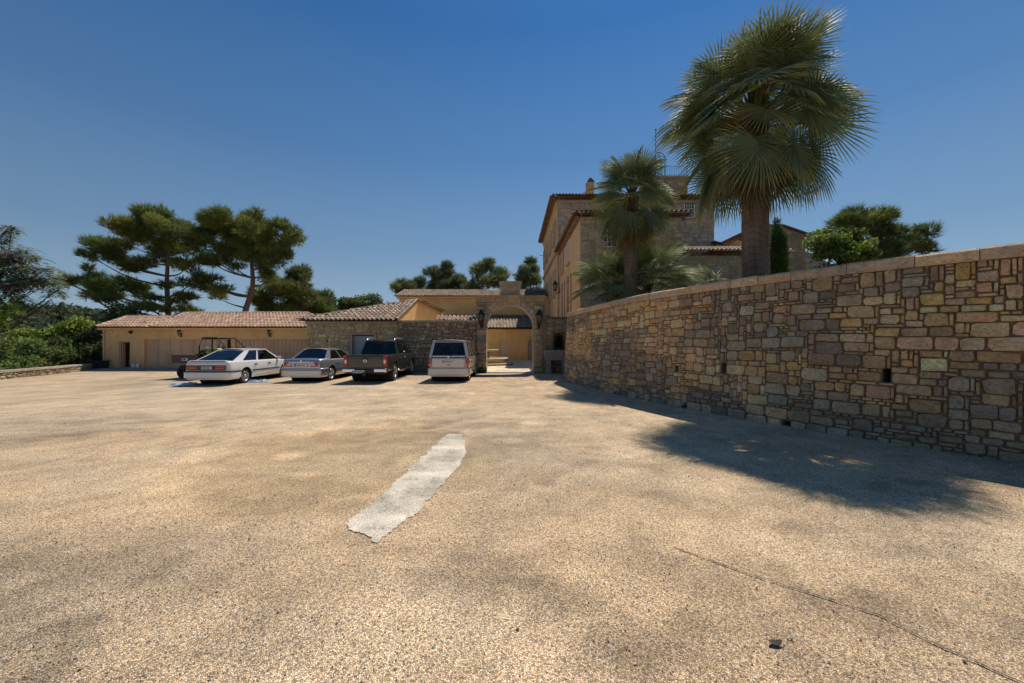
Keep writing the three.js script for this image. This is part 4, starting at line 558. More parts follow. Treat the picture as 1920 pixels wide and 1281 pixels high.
function tree(name, label, x, D, clumps, o) { const t = thing(name, label, 'tree', [x, o.base ?? -.2, D], 0, o.group), cl = clumps.map((c) => [c[0], c[1] - (o.base ?? -.2), c[2], c[3] * (o.swell ?? 1.12), c[4] * (o.swellY ?? 1.25)]); const sr = rng(o.seed + 77), fine = []; for (const c of cl) for (let k = 0; k < (o.split ?? 4); k++) { const d = rnd3(sr), q = .45 + .35 * sr(); fine.push([c[0] + d[0] * c[3] * .72, c[1] + d[1] * c[4] * .75, c[2] + d[2] * c[3] * .72, c[3] * q, c[4] * q * .95]); } const trunk = (o.trunk ?? [[0, 0], [.1, 3], [0, clumps[0][1] * .8]]).map((q) => [q[0], q[1], q[2] ?? 0]); limbs(t, o.seed, trunk, o.radii ?? [.3, .1], cl, o.bough ?? .12, o); foliage(t, 'crown', o.seed + 1, fine, o.count, o.size, o.pal ?? PINE, o.kind ?? 'needle', o.mat); return t; }

tree('stone_pine', 'broad umbrella pine with long low boughs behind the open end of the garage', -31.8, 37, [[.8, 12.9, -.6, 1.09, .69], [-.4, 12.8, -.9, 1.19, .74], [1.6, 12.1, -.3, 1.29, .74], [-.9, 11.7, -.9, 1.39, .74], [-2.1, 12.1, -.8, .99, .64], [-3.1, 11.5, -.1, .79, .59], [.1, 10.9, 1, 1.29, .59], [2.1, 10.9, .5, .89, .59], [-4.6, 11.3, .4, .69, .54], [-5.6, 10.6, -.5, .89, .59], [-6.8, 10.6, .1, .89, .64], [-7.2, 9.8, -.3, .59, .5], [-5.1, 9.6, -.6, .99, .54], [-3.9, 9.2, -.8, 1.09, .54], [-2.6, 8.7, -.5, .99, .45], [-.9, 9.4, .7, .79, .45], [-1.4, 10.2, .6, .89, .5], [-7.8, 8.3, .4, .5, .45], [-7.6, 7.5, .5, .79, .5], [-8.8, 7.2, -.4, .69, .54], [-6.1, 7.2, -.4, 1.09, .5], [-4.6, 7, .2, .99, .5], [-6.6, 6.3, .6, 1.29, .45], [-8.1, 6.1, .6, .89, .4], [-3.4, 6.7, .7, .99, .45], [-5.1, 5.6, -.9, 1.09, .3], [1.3, 8.7, .2, .79, .59], [1.6, 7.2, .3, .79, .5], [.8, 5.7, 0, 1.09, .4], [-1.4, 5.6, -.5, .79, .3], [-.1, 7, 0, .59, .35], [-.9, 4.8, -1.1, 1.39, .25], [.6, 4.7, .9, 1.09, .3], [-.4, 12.2, 1.8, 1.2, .7], [1.0, 11.8, -2, 1.2, .6], [-2.8, 10.9, 1.9, 1.1, .6], [-4, 10.2, -1.9, 1.1, .5], [-2, 12, -2.2, 1.1, .6]], { seed: 401, trunk: [[0, 0], [-.1, 4], [-.25, 8], [.1, 12]], radii: [.34, .1], count: 19000, size: .34, bough: .13, group: 'umbrella pines behind the garage' });
tree('stone_pine', 'umbrella pine with a leaning dark trunk behind the slatted garage door', -25.84, 38, [[-2.6, 13.4, .7, 1.02, .71], [-1.6, 12.4, .1, 1.32, .81], [-3.4, 12.2, -.4, .92, .66], [.2, 13, .9, 1.12, .76], [1.2, 13.4, .1, .92, .61], [1.9, 12.4, .7, 1.02, .71], [.4, 11.7, 1, 1.42, .81], [-1.1, 10.9, 0, 1.32, .71], [3.5, 12.4, -.1, .81, .66], [4.2, 11.7, .2, .92, .76], [4.7, 10.4, -.1, .71, .61], [3, 11.2, -.7, 1.12, .76], [3.7, 9.6, -.4, 1.02, .61], [1.9, 9.9, .7, 1.22, .66], [.4, 10, -.9, 1.02, .61], [-2.6, 10.9, -.9, 1.02, .66], [-3.4, 9.6, .2, .92, .46], [-2.1, 9.4, -.4, 1.02, .46], [-.6, 8.9, 0, .71, .41], [2.4, 8.6, 0, .81, .46], [-2.9, 7.4, -.3, .92, .51], [-3.4, 6.4, 1, 1.02, .41], [-1.4, 6.6, -.4, .71, .41], [2.7, 7.9, -.1, .71, .46], [-3.9, 8.1, -.4, .51, .41], [0, 12.6, -1.9, 1.3, .7], [2.2, 12.2, -2, 1.1, .7], [-1.8, 12, 2.2, 1.2, .7], [1.6, 11.4, 2.3, 1.2, .6]], { seed: 411, trunk: [[0, 0], [.2, 4], [1.1, 7.2], [1.0, 9.5], [.9, 12]], radii: [.36, .1], count: 17000, size: .34, bough: .13, group: 'umbrella pines behind the garage' });
tree('aleppo_pine', 'bushy rounded pine leaning over the garage ridge', -25.45, 44, [[1.9, 8.8, .3, 1.18, .88], [1, 7.6, -.7, 1.41, .82], [2.5, 7.4, -.4, 1.18, .71], [-.5, 7.4, .7, 1.3, .82], [-1.4, 6.5, -.5, 1.18, .77], [.4, 6.2, .2, 1.41, .77], [2.2, 6, .9, 1.06, .71], [-1.6, 5.3, -.9, 1.06, .53], [.1, 5, -1.3, 1.41, .47], [2.8, 8.2, -.5, .59, .59]], { seed: 421, count: 9000, size: .36, pal: [[.2, .23, .075], [.17, .2, .07], [.23, .24, .08]], trunk: [[.2, 0], [.3, 3], [.8, 6.5]] });
tree('young_pine', 'small round pine between the garage and the outbuilding roof', -22.29, 46, [[0, 6.7, .6, 1.23, .86], [-.8, 5.9, .2, .99, .74], [.9, 5.8, -.5, .99, .74], [.1, 5.1, -.4, 1.35, .49], [0, 4, 0, 1.3, .6]], { seed: 431, count: 4500, size: .34, pal: PINE });
tree('oak_tree', 'wide low oak showing over the outbuilding roof', -23.13, 60, [[-.6, 8, -1.2, 1.93, .64], [1.4, 7.8, -.1, 1.77, .72], [-2.6, 7.6, -1.3, 1.45, .64], [3.1, 7.2, .5, 1.45, .72], [.6, 6.8, 2.1, 2.73, .64], [4.3, 7, 1, .8, .64], [-1.8, 6.6, .9, 1.93, .64], [0, 5.6, 0, 4, .8]], { seed: 441, count: 14000, size: .26, kind: 'leaf', pal: [[.15, .2, .07], [.18, .22, .08], [.12, .16, .06]] });
[[-14.91, 58, [[.2, 10.5, 1.1, 1.24, .78], [-1, 9.7, -1, .93, .78], [.8, 9.5, -.4, .93, .78], [-.5, 8.9, 1.1, 1.24, .62], [0, 7.6, 0, 1.6, .8]], 'short rounded pine at the open end of the court house roof'],
 [-11.12, 62, [[.2, 13, .7, 1.33, 1], [-.7, 11.9, -.2, 1.33, 1], [.8, 11.7, 1, 1.16, 1], [0, 10.5, .4, 1.66, 1], [0, 9, 0, 1.7, 1]], 'upright oval pine just beyond the slim far cypress'],
 [-8.03, 60, [[0, 11, .7, 1.12, .8], [-.8, 10, -.4, 1.12, .8], [1, 10, -.7, 1.12, .8], [0, 8.6, 0, 1.8, .9]], 'low grey-green pine between two taller pines over the court roof'],
 [-3.37, 56, [[.4, 12.3, -.1, 1.05, .67], [-.7, 11.4, -.8, 1.2, .75], [1.1, 11.4, -.3, 1.2, .82], [-1.9, 10.8, .9, .9, .75], [2, 10.8, -.3, .52, .52], [0, 10.2, -1.6, 1.65, .75], [-1.9, 9.4, -1, 1.2, .67], [1.1, 9.6, -.7, 1.05, .67], [0, 8, 0, 2, .9]], 'spreading pine over the court roof beside the gateway block'],
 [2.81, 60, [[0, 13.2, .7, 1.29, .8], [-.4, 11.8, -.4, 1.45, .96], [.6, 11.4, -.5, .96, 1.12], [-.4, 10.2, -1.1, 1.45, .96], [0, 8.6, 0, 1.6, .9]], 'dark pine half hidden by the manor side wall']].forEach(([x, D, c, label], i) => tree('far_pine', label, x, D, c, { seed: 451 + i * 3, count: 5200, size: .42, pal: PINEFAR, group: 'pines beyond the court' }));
function cypress(label, x, y, D, h, r, seed, count, group) { const t = thing('cypress', label, 'tree', [x, y, D], 0, group), cl = []; const R = rng(seed); for (let k = 0; k < 16; k++) { const f = (k + .5) / 16, w = r * Math.min(1, .55 + f * 2.2) * Math.pow(1 - Math.pow(f, 3.2), .6); cl.push([(R() - .5) * r * .25, .15 + f * (h - .3), (R() - .5) * r * .25, w, h / 16 * 1.2]); } new Build().tube([V(0, 0, 0), V(0, h * .9, 0)], [r * .16, .02], 7).to('trunk', M.bark, t, true); foliage(t, 'crown', seed, cl, count, .13, [[.10, .17, .05], [.12, .19, .055], [.14, .21, .065]], 'needle'); }
cypress('clipped dark cypress column right behind the tall palm trunk', 13.35, 2.7, 20, 5.2, .52, 471, 9000); cypress('slim far cypress rising above the court house roof', -12.85, 0, 58, 12.3, .85, 472, 3500);
tree('pine_grove_tree', 'wind-bent open pine spreading above the retaining wall', 27.31, 30, [[-3, 10.6, -.6, .72, .4], [-1.6, 10.9, 0, 1.04, .48], [-.2, 11.1, -.4, .8, .56], [.1, 11.4, .5, .32, .32], [-.6, 10.2, -.7, .96, .48], [.8, 10, 0, .8, .36], [1.8, 9.8, .4, .72, .4], [1.6, 9, -.2, .96, .48], [3, 9.4, .6, .64, .48], [3.8, 9.8, 0, .56, .48], [3.6, 8.8, -.3, .56, .4], [.6, 8.8, -.1, .8, .48], [2.4, 8.6, -.7, .8, .32], [.4, 8, 0, 1.2, .5], [2.4, 7.8, .3, 1.2, .5]], { seed: 481, base: 2.6, trunk: [[-.8, 0], [-.5, 3], [.3, 6.5]], radii: [.2, .07], bough: .07, count: 7000, size: .34 });
tree('broadleaf_tree', 'bright green broadleaf tree beside the barn above the wall', 19.92, 24, [[-.2, 8.2, .8, .84, .45], [-1.1, 7.7, -.1, .77, .45], [.8, 7.8, -.4, .71, .45], [-.6, 7.2, -.8, .9, .45], [.6, 7.1, -.7, .84, .39], [-1.4, 7, -.3, .51, .32], [1.4, 7.3, .2, .45, .32], [0, 6.7, -.6, .96, .26], [0, 7.4, .8, 1.1, .5], [-.4, 6.2, 0, 1.3, .4], [1.0, 6.3, .2, .9, .4]], { seed: 491, base: 2.6, trunk: [[0, 0], [.1, 2], [0, 3.8]], radii: [.16, .06], bough: .06, count: 9000, size: .19, kind: 'leaf', pal: [[.23, .30, .06], [.26, .32, .065], [.18, .24, .06], [.3, .33, .085]] });
tree('jacaranda_tree', 'feathery tree with mauve blossom at the edge of the view', -31.49, 24, [[.8, 8.2, -.1, .51, .39], [1.6, 8.5, -.2, .19, .19], [1.3, 7.4, .6, .77, .45], [2.2, 6.9, .3, .45, .29], [1, 6.4, 0, .84, .45], [2.1, 5.9, -.6, .71, .39], [3.1, 5.8, -.3, .64, .32], [3.7, 6, -.2, .45, .26], [1.6, 5.1, -.5, .96, .45], [2.9, 5, -.4, .84, .39], [3.9, 5.1, .3, .45, .32], [1, 4.3, -.6, .84, .39], [2.2, 4.2, -.8, .9, .35], [3.2, 4.4, .5, .58, .32], [2.4, 3.6, .1, .71, .22], [-.3, 6.9, .9, .96, 1.29], [-1.3, 5.3, -.2, 1.29, 1.29], [1.6, 6.6, -.9, .8, .4], [2.4, 5.5, 1.1, .9, .4], [.6, 5.6, 1, 1, .5]], { seed: 501, trunk: [[-.9, 0], [-.7, 1.6], [-.1, 3], [.4, 5.5]], radii: [.2, .07], bough: .06, count: 3600, size: .36, kind: 'spray', rise: .6, swell: 1.05, pal: [[0.203, 0.25, 0.108], [0.23, 0.27, 0.115], [0.169, 0.209, 0.101], [0.24, 0.235, 0.25]] });
// ---------- low wall, shrubs and far wood at the open side ----------
{
  const R = rng(611), w = thing('low_wall', 'knee-high rubble edging wall with flat capping along the shrubs', 'wall'), P = new THREE.CatmullRomCurve3([[-21.2, 12], [-22.45, 15.5], [-23.23, 18.07], [-24.08, 20.68], [-25.45, 24.2]].map((q) => new THREE.Vector3(q[0], 0, q[1]))), L = P.getLength();
  const at = (s) => P.getPointAt(clamp(s / L)), nr = (s) => { const t = P.getTangentAt(clamp(s / L)); return [t.z, -t.x]; };
  const map = (s, t, n) => { const q = at(s), [nx, nD] = nr(s); return V(q.x + nx * n, t, q.z + nD * n); };
  const bed = new Build(); for (let s = 0; s < L - .01; s += .3) { const e = Math.min(L, s + .3); bed.quad(map(s, -.05, 0), map(e, -.05, 0), map(e, .32, 0), map(s, .32, 0)); bed.quad(map(s, -.3, -.4), map(e, -.3, -.4), map(e, .32, -.4), map(s, .32, -.4)); } bed.to('mortar_bed', M.mortar, w);
  laySt(rubble(R, L, .3, .06, 5, 2).map(([s, t, a, h]) => ({ pts: stoneOutline(R, s, t, a, h, .012), depth: .02 + .03 * R(), col: pick(R, [[.70, .56, .36], [.62, .50, .34], [.76, .62, .40], [.55, .44, .3]], .16) })), map, R, w, 220);
  let s = 0; while (s < L - .2) { const l = Math.min(.5 + .5 * R(), L - s), B = new Build(); B.col = pick(R, [[.50, .42, .33], [.56, .47, .36]], .1); const e = s + l - .01, y = .305 + .008 * R(); B.hexa([map(s, y, .07), map(e, y, .07), map(e, y, -.45), map(s, y, -.45)], [map(s, y + .085, .06), map(e, y + .085, .06), map(e, y + .085, -.44), map(s, y + .085, -.44)]); B.to('capstone', M.stone, w); s += l; }
}
function shrub(label, x, D, h, r, seed, o = {}) { const t = thing('shrub', label, 'shrub', [x, -.25, D], 0, 'shrubs behind the low wall'), R = rng(seed), cl = []; const n = o.n ?? 9; for (let k = 0; k < n; k++) { const a = R() * 6.28, q = Math.sqrt(R()) * r * .75, f = .25 + .6 * R() * (1 - q / r * .45); cl.push([Math.cos(a) * q, h * f, Math.sin(a) * q, r * (.32 + .2 * R()), h * (.14 + .12 * R())]); } cl.push([0, h * .85, 0, r * .4, h * .15], [0, h * .3, 0, r * .8, h * .25]); const b = new Build(); for (const c of cl) b.tube([V(0, 0, 0), V(c[0] * .4, c[1] * .6, c[2] * .4), V(c[0], c[1], c[2])], [.035, .02, .008], 5, false); b.to('stems', M.bark, t, true); foliage(t, 'foliage', seed + 1, cl, o.count ?? 6500, o.size ?? .13, o.pal ?? [[0.176, 0.243, 0.074], [0.209, 0.27, 0.081], [0.149, 0.203, 0.068], [0.243, 0.284, 0.088]], 'leaf'); }
const LIGHT = [[0.297, 0.378, 0.081], [0.338, 0.405, 0.088], [0.243, 0.324, 0.081]], DARK = [[0.081, 0.121, 0.047], [0.101, 0.142, 0.054]];
shrub('low leafy bush behind the near stretch of the edging wall', -25.0, 17.6, 1.9, 1.5, 701); shrub('rounded mid-green bush behind the middle of the edging wall', -25.9, 20.0, 2.1, 1.5, 703); shrub('mid-green bush where the edging wall bends towards the garage', -27.0, 22.3, 2.2, 1.5, 705); shrub('bushy shrub at the far end of the edging wall', -27.9, 24.6, 2.3, 1.4, 707, { pal: [[0.121, 0.162, 0.054], [0.162, 0.203, 0.068], [0.095, 0.135, 0.047]] });
shrub('tall yellow-green shrub with big leaves near the garage corner', -29.2, 27.0, 3.7, 1.9, 709, { pal: LIGHT, size: .2, count: 7000 }); shrub('dark shrub pressed against the garage end wall', -27.1, 26.4, 3.3, 1.3, 711, { pal: DARK, size: .16, count: 7000 }); shrub('pale leaf sprays of a shrub in front of the dark one', -27.0, 25.2, 1.9, .8, 713, { pal: [[.13, .17, .06], [.16, .2, .08]], size: .16, count: 2500 }); shrub('broad bush behind the low leafy ones', -31.0, 24.8, 2.3, 2.0, 715, { count: 8000 }); shrub('wide low bush farther from the edging wall', -30.2, 21.2, 1.9, 1.8, 717); shrub('light bush farther back towards the feathery tree', -34.2, 28.2, 3.0, 2.2, 719, { pal: LIGHT, count: 7000, size: .17 });
shrub('big loose bush rising behind the garage roof edge', -31.8, 32.4, 5.2, 3.0, 721, { count: 14000, size: .2, n: 16, pal: [[0.121, 0.176, 0.054], [0.162, 0.203, 0.061], [0.095, 0.135, 0.047]] }); shrub('dark bush mass between garage and pines', -28.6, 31.4, 3.9, 1.8, 723, { pal: DARK, size: .18 });
{ const t = thing('fig_branch_shrub', 'large-leaved bright green fig shoot at the very edge', 'shrub', [-24.25, -.25, 18.6]); const cl = [[.35, 3.1, 0, .22, .3], [.55, 3.5, .1, .2, .22], [.3, 2.7, .1, .18, .2], [0, 3.4, -.1, .3, .3], [.95, 3.35, .1, .16, .16], [-.3, 3, 0, .3, .4]]; const b = new Build(); b.tube([V(-.5, 0, 0), V(-.3, 1.6, 0), V(.2, 3.0, 0), V(.75, 3.7, .1)], [.07, .05, .035, .015], 6); b.to('stems', M.bark, t, true); foliage(t, 'foliage', 733, cl, 240, .26, [[.14, .22, .04], [.17, .25, .05]], 'leaf'); }
{ // wooded hillside across the valley
  const hy = (x, D) => { const a = Math.exp(-Math.pow((x + 330) / 120, 2)) * Math.exp(-Math.pow((D - 260) / 70, 2)); return -6 + 24 * a + 3 * (fbm(x * .02, D * .02, 3, 801) - .5); };
  struct('hill', grid(40, 24, (u, v) => { const x = -560 + 440 * u, D = 120 + 260 * v; return V(x, hy(x, D), D); }), std([.05, .065, .03], { map: rep(stoneMap, 30) }));
  const R = rng(803), src = new THREE.Group(), blob = foliage(src, 'x', 805, [[0, .3, 0, .9, .75], [.4, .1, .3, .6, .5], [-.4, .15, -.2, .6, .5]], 420, .3, [[.10, .12, .065], [.115, .135, .07]], 'leaf').geometry; src.clear();
  const N = 1500, im = new THREE.InstancedMesh(blob, M.leaf, N), m = new THREE.Matrix4(), c = new THREE.Color(); for (let i = 0; i < N; i++) { const x = -470 + 300 * R(), D = 140 + 170 * R(), s = 3.5 + 4.5 * R(); m.makeRotationY(R() * 6.28).scale(new THREE.Vector3(s, s * (.7 + .4 * R()), s)).setPosition(x, hy(x, D) + s * .15, -D); im.setMatrixAt(i, m); const k = .7 + .5 * R(); im.setColorAt(i, c.setRGB(k, k * (.95 + .1 * R()), k)); }
  im.name = 'hillside_wood'; scene.add(shade(im)); stuff(im); tag(im, 'dark wooded hillside far beyond the shrubs', 'woodland');
}

// ---------- fan palms ----------
// a frond built with +x outwards and +y up; el is the angle at which the stalk leaves the crown
function frondGeo(seed, el, lp, rb, old) {
  const R = rng(seed), P = [], K = [], tri = (a, b, c, col) => { for (const v of [a, b, c]) { P.push(v.x, v.y, v.z); K.push(...col); } }, quad = (a, b, c, d, col) => { tri(a, b, c, col); tri(a, c, d, col); };
  const v3 = (x, y, z) => new THREE.Vector3(x, y, z), line = []; let a = el, p = v3(0, 0, 0); const n = 6; for (let i = 0; i <= n; i++) { line.push(p.clone()); const st = lp / n; p = p.add(v3(Math.cos(a) * st, Math.sin(a) * st, 0)); a -= (.03 + .03 * Math.max(0, Math.cos(el))) * (old ? 1.6 : 1); }
  const base = old ? [.26, .19, .10] : [.20, .19, .075], green = old ? [[.27, .21, .11], [.22, .19, .10], [.19, .18, .09]] : [[.26, .31, .15], [.29, .335, .165], [.23, .285, .15]];
  for (let i = 0; i < n; i++) { const w0 = mix(.045, .02, i / n), w1 = mix(.045, .02, (i + 1) / n), A = line[i], B = line[i + 1]; quad(v3(A.x, A.y, -w0), v3(B.x, B.y, -w1), v3(B.x, B.y - w1 * .8, 0), v3(A.x, A.y - w0 * .8, 0), base); quad(v3(A.x, A.y, w0), v3(B.x, B.y, w1), v3(B.x, B.y - w1 * .8, 0), v3(A.x, A.y - w0 * .8, 0), base); quad(v3(A.x, A.y, -w0), v3(B.x, B.y, -w1), v3(B.x, B.y, w1), v3(A.x, A.y, w0), base); }
  const E = line[n], ta = a - (old ? .3 : .12 + .42 * smooth(1.35, .6, el)), d = v3(Math.cos(ta), Math.sin(ta), 0), s = v3(0, 0, 1), nn = v3(-Math.sin(ta), Math.cos(ta), 0), seg = 42, span = 2.15 + .15 * R(), dth = 2 * span / seg, droop = old ? .42 : .07 + .14 * R(), tone = green[Math.floor(R() * 2.99)];
  for (let k = 0; k < seg; k++) {
    const th = -span + (k + .5) * dth, len = rb * (.72 + .28 * Math.cos(th * .7)) * (.92 + .16 * R()), q = 1 + (R() - .5) * .5, col = [tone[0] * q, tone[1] * q, tone[2] * q], bend = droop * (.7 + .6 * R());
    const at = (t, off, lift) => { const th2 = th + off, x = E.clone().addScaledVector(d, Math.cos(th2) * len * t).addScaledVector(s, Math.sin(th2) * len * t).addScaledVector(nn, (-.22 * (1 - Math.cos(th2)) * .6 + .1 * Math.abs(Math.sin(th2))) * len * t + lift); x.y -= bend * Math.pow(t, 2.6) * len; return x; };
    const T = [.04, .28, .5, .76, 1], Wd = [.5, .5, .34, .16, .0], pl = .0; let prev = null;
    for (let i = 0; i < T.length; i++) { const hw = dth * Wd[i], l = at(T[i], -hw, 0), r = at(T[i], hw, 0), c = at(T[i], 0, len * T[i] * dth * (Wd[i] > .01 ? .26 : 0)); if (prev) { const tipc = i === 4 ? [col[0] * 1.5 + .03, col[1] * 1.25 + .015, col[2]] : col; quad(prev.l, prev.c, c, l, tipc); quad(prev.c, prev.r, r, c, tipc); } prev = { l, c, r }; }
  }
  const g = new THREE.BufferGeometry(); g.setAttribute('position', new THREE.Float32BufferAttribute(P, 3)); g.setAttribute('color', new THREE.Float32BufferAttribute(K, 3)); g.computeVertexNormals(); return g;
}
const palmTrunkMap = tex(512, (u, v) => { const w = v * 26 + .5 * Math.sin(u * 12.566) + .7 * (fbm(u * 6, v * 10, 3, 901, 6) - .5), f = w - Math.floor(w), a = fbm(u * 10, v * 10, 4, 903, 10), b = fbm(u * 60, v * 6, 3, 905, 60); const m = .62 + .4 * (a - .5) + .3 * (b - .5) - .3 * smooth(.82, .97, f); return [m, m * .93, m * .86]; });
const trunkMat = std([.27, .21, .16], { map: palmTrunkMap, roughness: 1 });
function fanPalm(label, x, y0, D, o) {
  const t = thing('fan_palm', label, 'palm', [x, y0, D], 0, 'fan palms on the terrace'), R = rng(o.seed), h = o.h;
  if (h > 1) { const prof = [], n = 90; for (let i = 0; i <= n; i++) { const f = i / n, ring = (f * h / .11) % 1; prof.push(new THREE.Vector2(mix(o.r0, o.r1, Math.pow(f, .8)) + .012 * (ring < .75 ? ring : (1 - ring) * 3) + .012 * vnoise(f * 30, 1, o.seed), f * h)); } const g = new THREE.LatheGeometry(prof, 28), p = g.attributes.position; for (let i = 0; i < p.count; i++) { const a = Math.atan2(p.getZ(i), p.getX(i)), k = 1 + .05 * (vnoise(a * 2 + 20, p.getY(i) * 1.2, o.seed) - .5) + .03 * (vnoise(a * 7 + 40, p.getY(i) * 9, 3) - .5); p.setX(i, p.getX(i) * k + o.lean * p.getY(i)); p.setZ(i, p.getZ(i) * k); } g.computeVertexNormals(); part('trunk', g, trunkMat, t);
    const b = new Build(); for (let i = 0; i < 46; i++) { const a = i * 2.4, yy = h - .9 + .95 * i / 46, r = mix(o.r1, o.r1 * .8, i / 46); const p = new THREE.Vector3(Math.cos(a) * r + o.lean * yy, yy, Math.sin(a) * r); b.tube([p, p.clone().add(new THREE.Vector3(Math.cos(a) * .1, .22, Math.sin(a) * .1))], [.055, .03], 4); } b.to('leaf_bases', trunkMat, t, true); }
  const top = new THREE.Vector3(o.lean * h, h + .1, 0), vars = o.els.map((e, k) => [0, 1].map((v) => frondGeo(o.seed * 31 + k * 7 + v, e * Math.PI / 180, o.lp * (.85 + .3 * R()) * (e < -5 ? mix(o.low?.[0] ?? .95, o.low?.[1] ?? .42, clamp((-5 - e) / 50)) : 1), o.rb * (.9 + .2 * R()), e < -48)));
  let az = 1.1; o.els.forEach((e, k) => { const n = o.ns[k]; for (let i = 0; i < n; i++) { const m = part('frond', vars[k][i % 2], M.palm, t); az += 2.39996; const s = .88 + .24 * R(); m.scale.setScalar(s); m.rotation.order = 'YXZ'; m.rotation.set((R() - .5) * 1.1, az + (R() - .5) * .4, (R() - .5) * .42); m.position.copy(top).y += e > 40 ? .25 : e > 0 ? .05 : -.3 - .15 * R(); } });
  if (o.spear) { const b = new Build(); b.col = [.09, .12, .045]; for (let k = 0; k < 3; k++) b.tube([top.clone(), top.clone().add(new THREE.Vector3((R() - .5) * .5, 2.4, (R() - .5) * .5)), top.clone().add(new THREE.Vector3((R() - .5) * .9, 3.3, (R() - .5) * .9))], [.04, .03, .006], 5); b.to('spear_leaves', M.palm, t); }
}
fanPalm('tall thick-trunked fan palm with a huge dense crown above the curved wall', 6.62, 2.75, 10.8, { seed: 11, h: 4.6, r0: .345, r1: .285, lean: -.012, lp: 1.45, rb: 1.12, low: [.9, .55], els: [87, 76, 65, 54, 42, 30, 17, 4, -10, -24, -55], ns: [6, 8, 9, 10, 11, 11, 11, 11, 10, 9, 5], spear: true });
fanPalm('slimmer fan palm with a shaggy crown in front of the manor wing', 5.1, 2.75, 17.1, { seed: 23, h: 4.9, r0: .29, r1: .25, lean: .004, lp: 1.0, rb: 1.05, els: [86, 72, 56, 38, 18, -6, -30, -55, -72], ns: [6, 7, 8, 8, 8, 8, 9, 9, 7] });
fanPalm('young stemless fan palm at the foot of the slimmer palm, wing-window side', 4.85, 2.75, 18.6, { seed: 37, h: .9, r0: .2, r1: .2, lean: 0, lp: 1.35, rb: 1.15, els: [84, 68, 52, 36, 18], ns: [5, 7, 7, 7, 5] });
fanPalm('young stemless fan palm at the foot of the slimmer palm, annexe side', 6.35, 2.75, 18.4, { seed: 41, h: .9, r0: .2, r1: .2, lean: 0, lp: 1.45, rb: 1.2, els: [84, 68, 52, 36, 18], ns: [5, 7, 8, 8, 5] });
fanPalm('small palm tuft peeping over the wall top beside the tall trunk', 7.1, 2.75, 14.2, { seed: 43, h: .35, r0: .1, r1: .1, lean: 0, lp: .7, rb: .5, els: [70, 45, 25], ns: [2, 3, 4] });

{ const t = thing('weed_tuft', 'dark green weeds at the foot of the gateway pilaster next to the van', 'plant', [-1.62, 0, 21.75]); foliage(t, 'foliage', 941, [[0, .16, 0, .2, .16], [-.16, .1, .05, .14, .1], [.12, .12, -.04, .12, .14]], 420, .1, [[.07, .11, .04], [.09, .13, .05]], 'leaf'); const b = new Build(); for (let k = 0; k < 6; k++) b.tube([V(0, 0, 0), V(.12 * Math.cos(k), .22, .12 * Math.sin(k))], .006, 4); b.to('stems', M.bark, t); }

// ---------- vehicles: local +x forwards from the rear bumper, +z the driver's far side, y up ----------
const L3 = (x, y, z) => new THREE.Vector3(x, y, z);
function carShape(s) {
  const halfW = (x) => { const a = clamp(x / s.rr), b = clamp((s.L - x) / s.rf); return s.W - s.cr * (1 - Math.sqrt(1 - (1 - a) * (1 - a))) - s.cf * (1 - Math.sqrt(1 - (1 - b) * (1 - b))); };
  const topY = (x) => lerpTable(s.top, x), side = (y) => 1 - (y < .62 * s.hs ? .06 * Math.pow((.62 * s.hs - y) / .45, 2) : s.tuck * Math.pow((y - .62 * s.hs) / .4, 2));
  const bot = (x) => { let y = s.sill; for (const a of s.axles) { const d = Math.abs(x - a); if (d < s.ra) y = Math.max(y, s.wr + Math.sqrt(s.ra * s.ra - d * d)); } return y; };
  return { halfW, topY, side, bot, z: (x, y) => halfW(x) * side(y) };
}
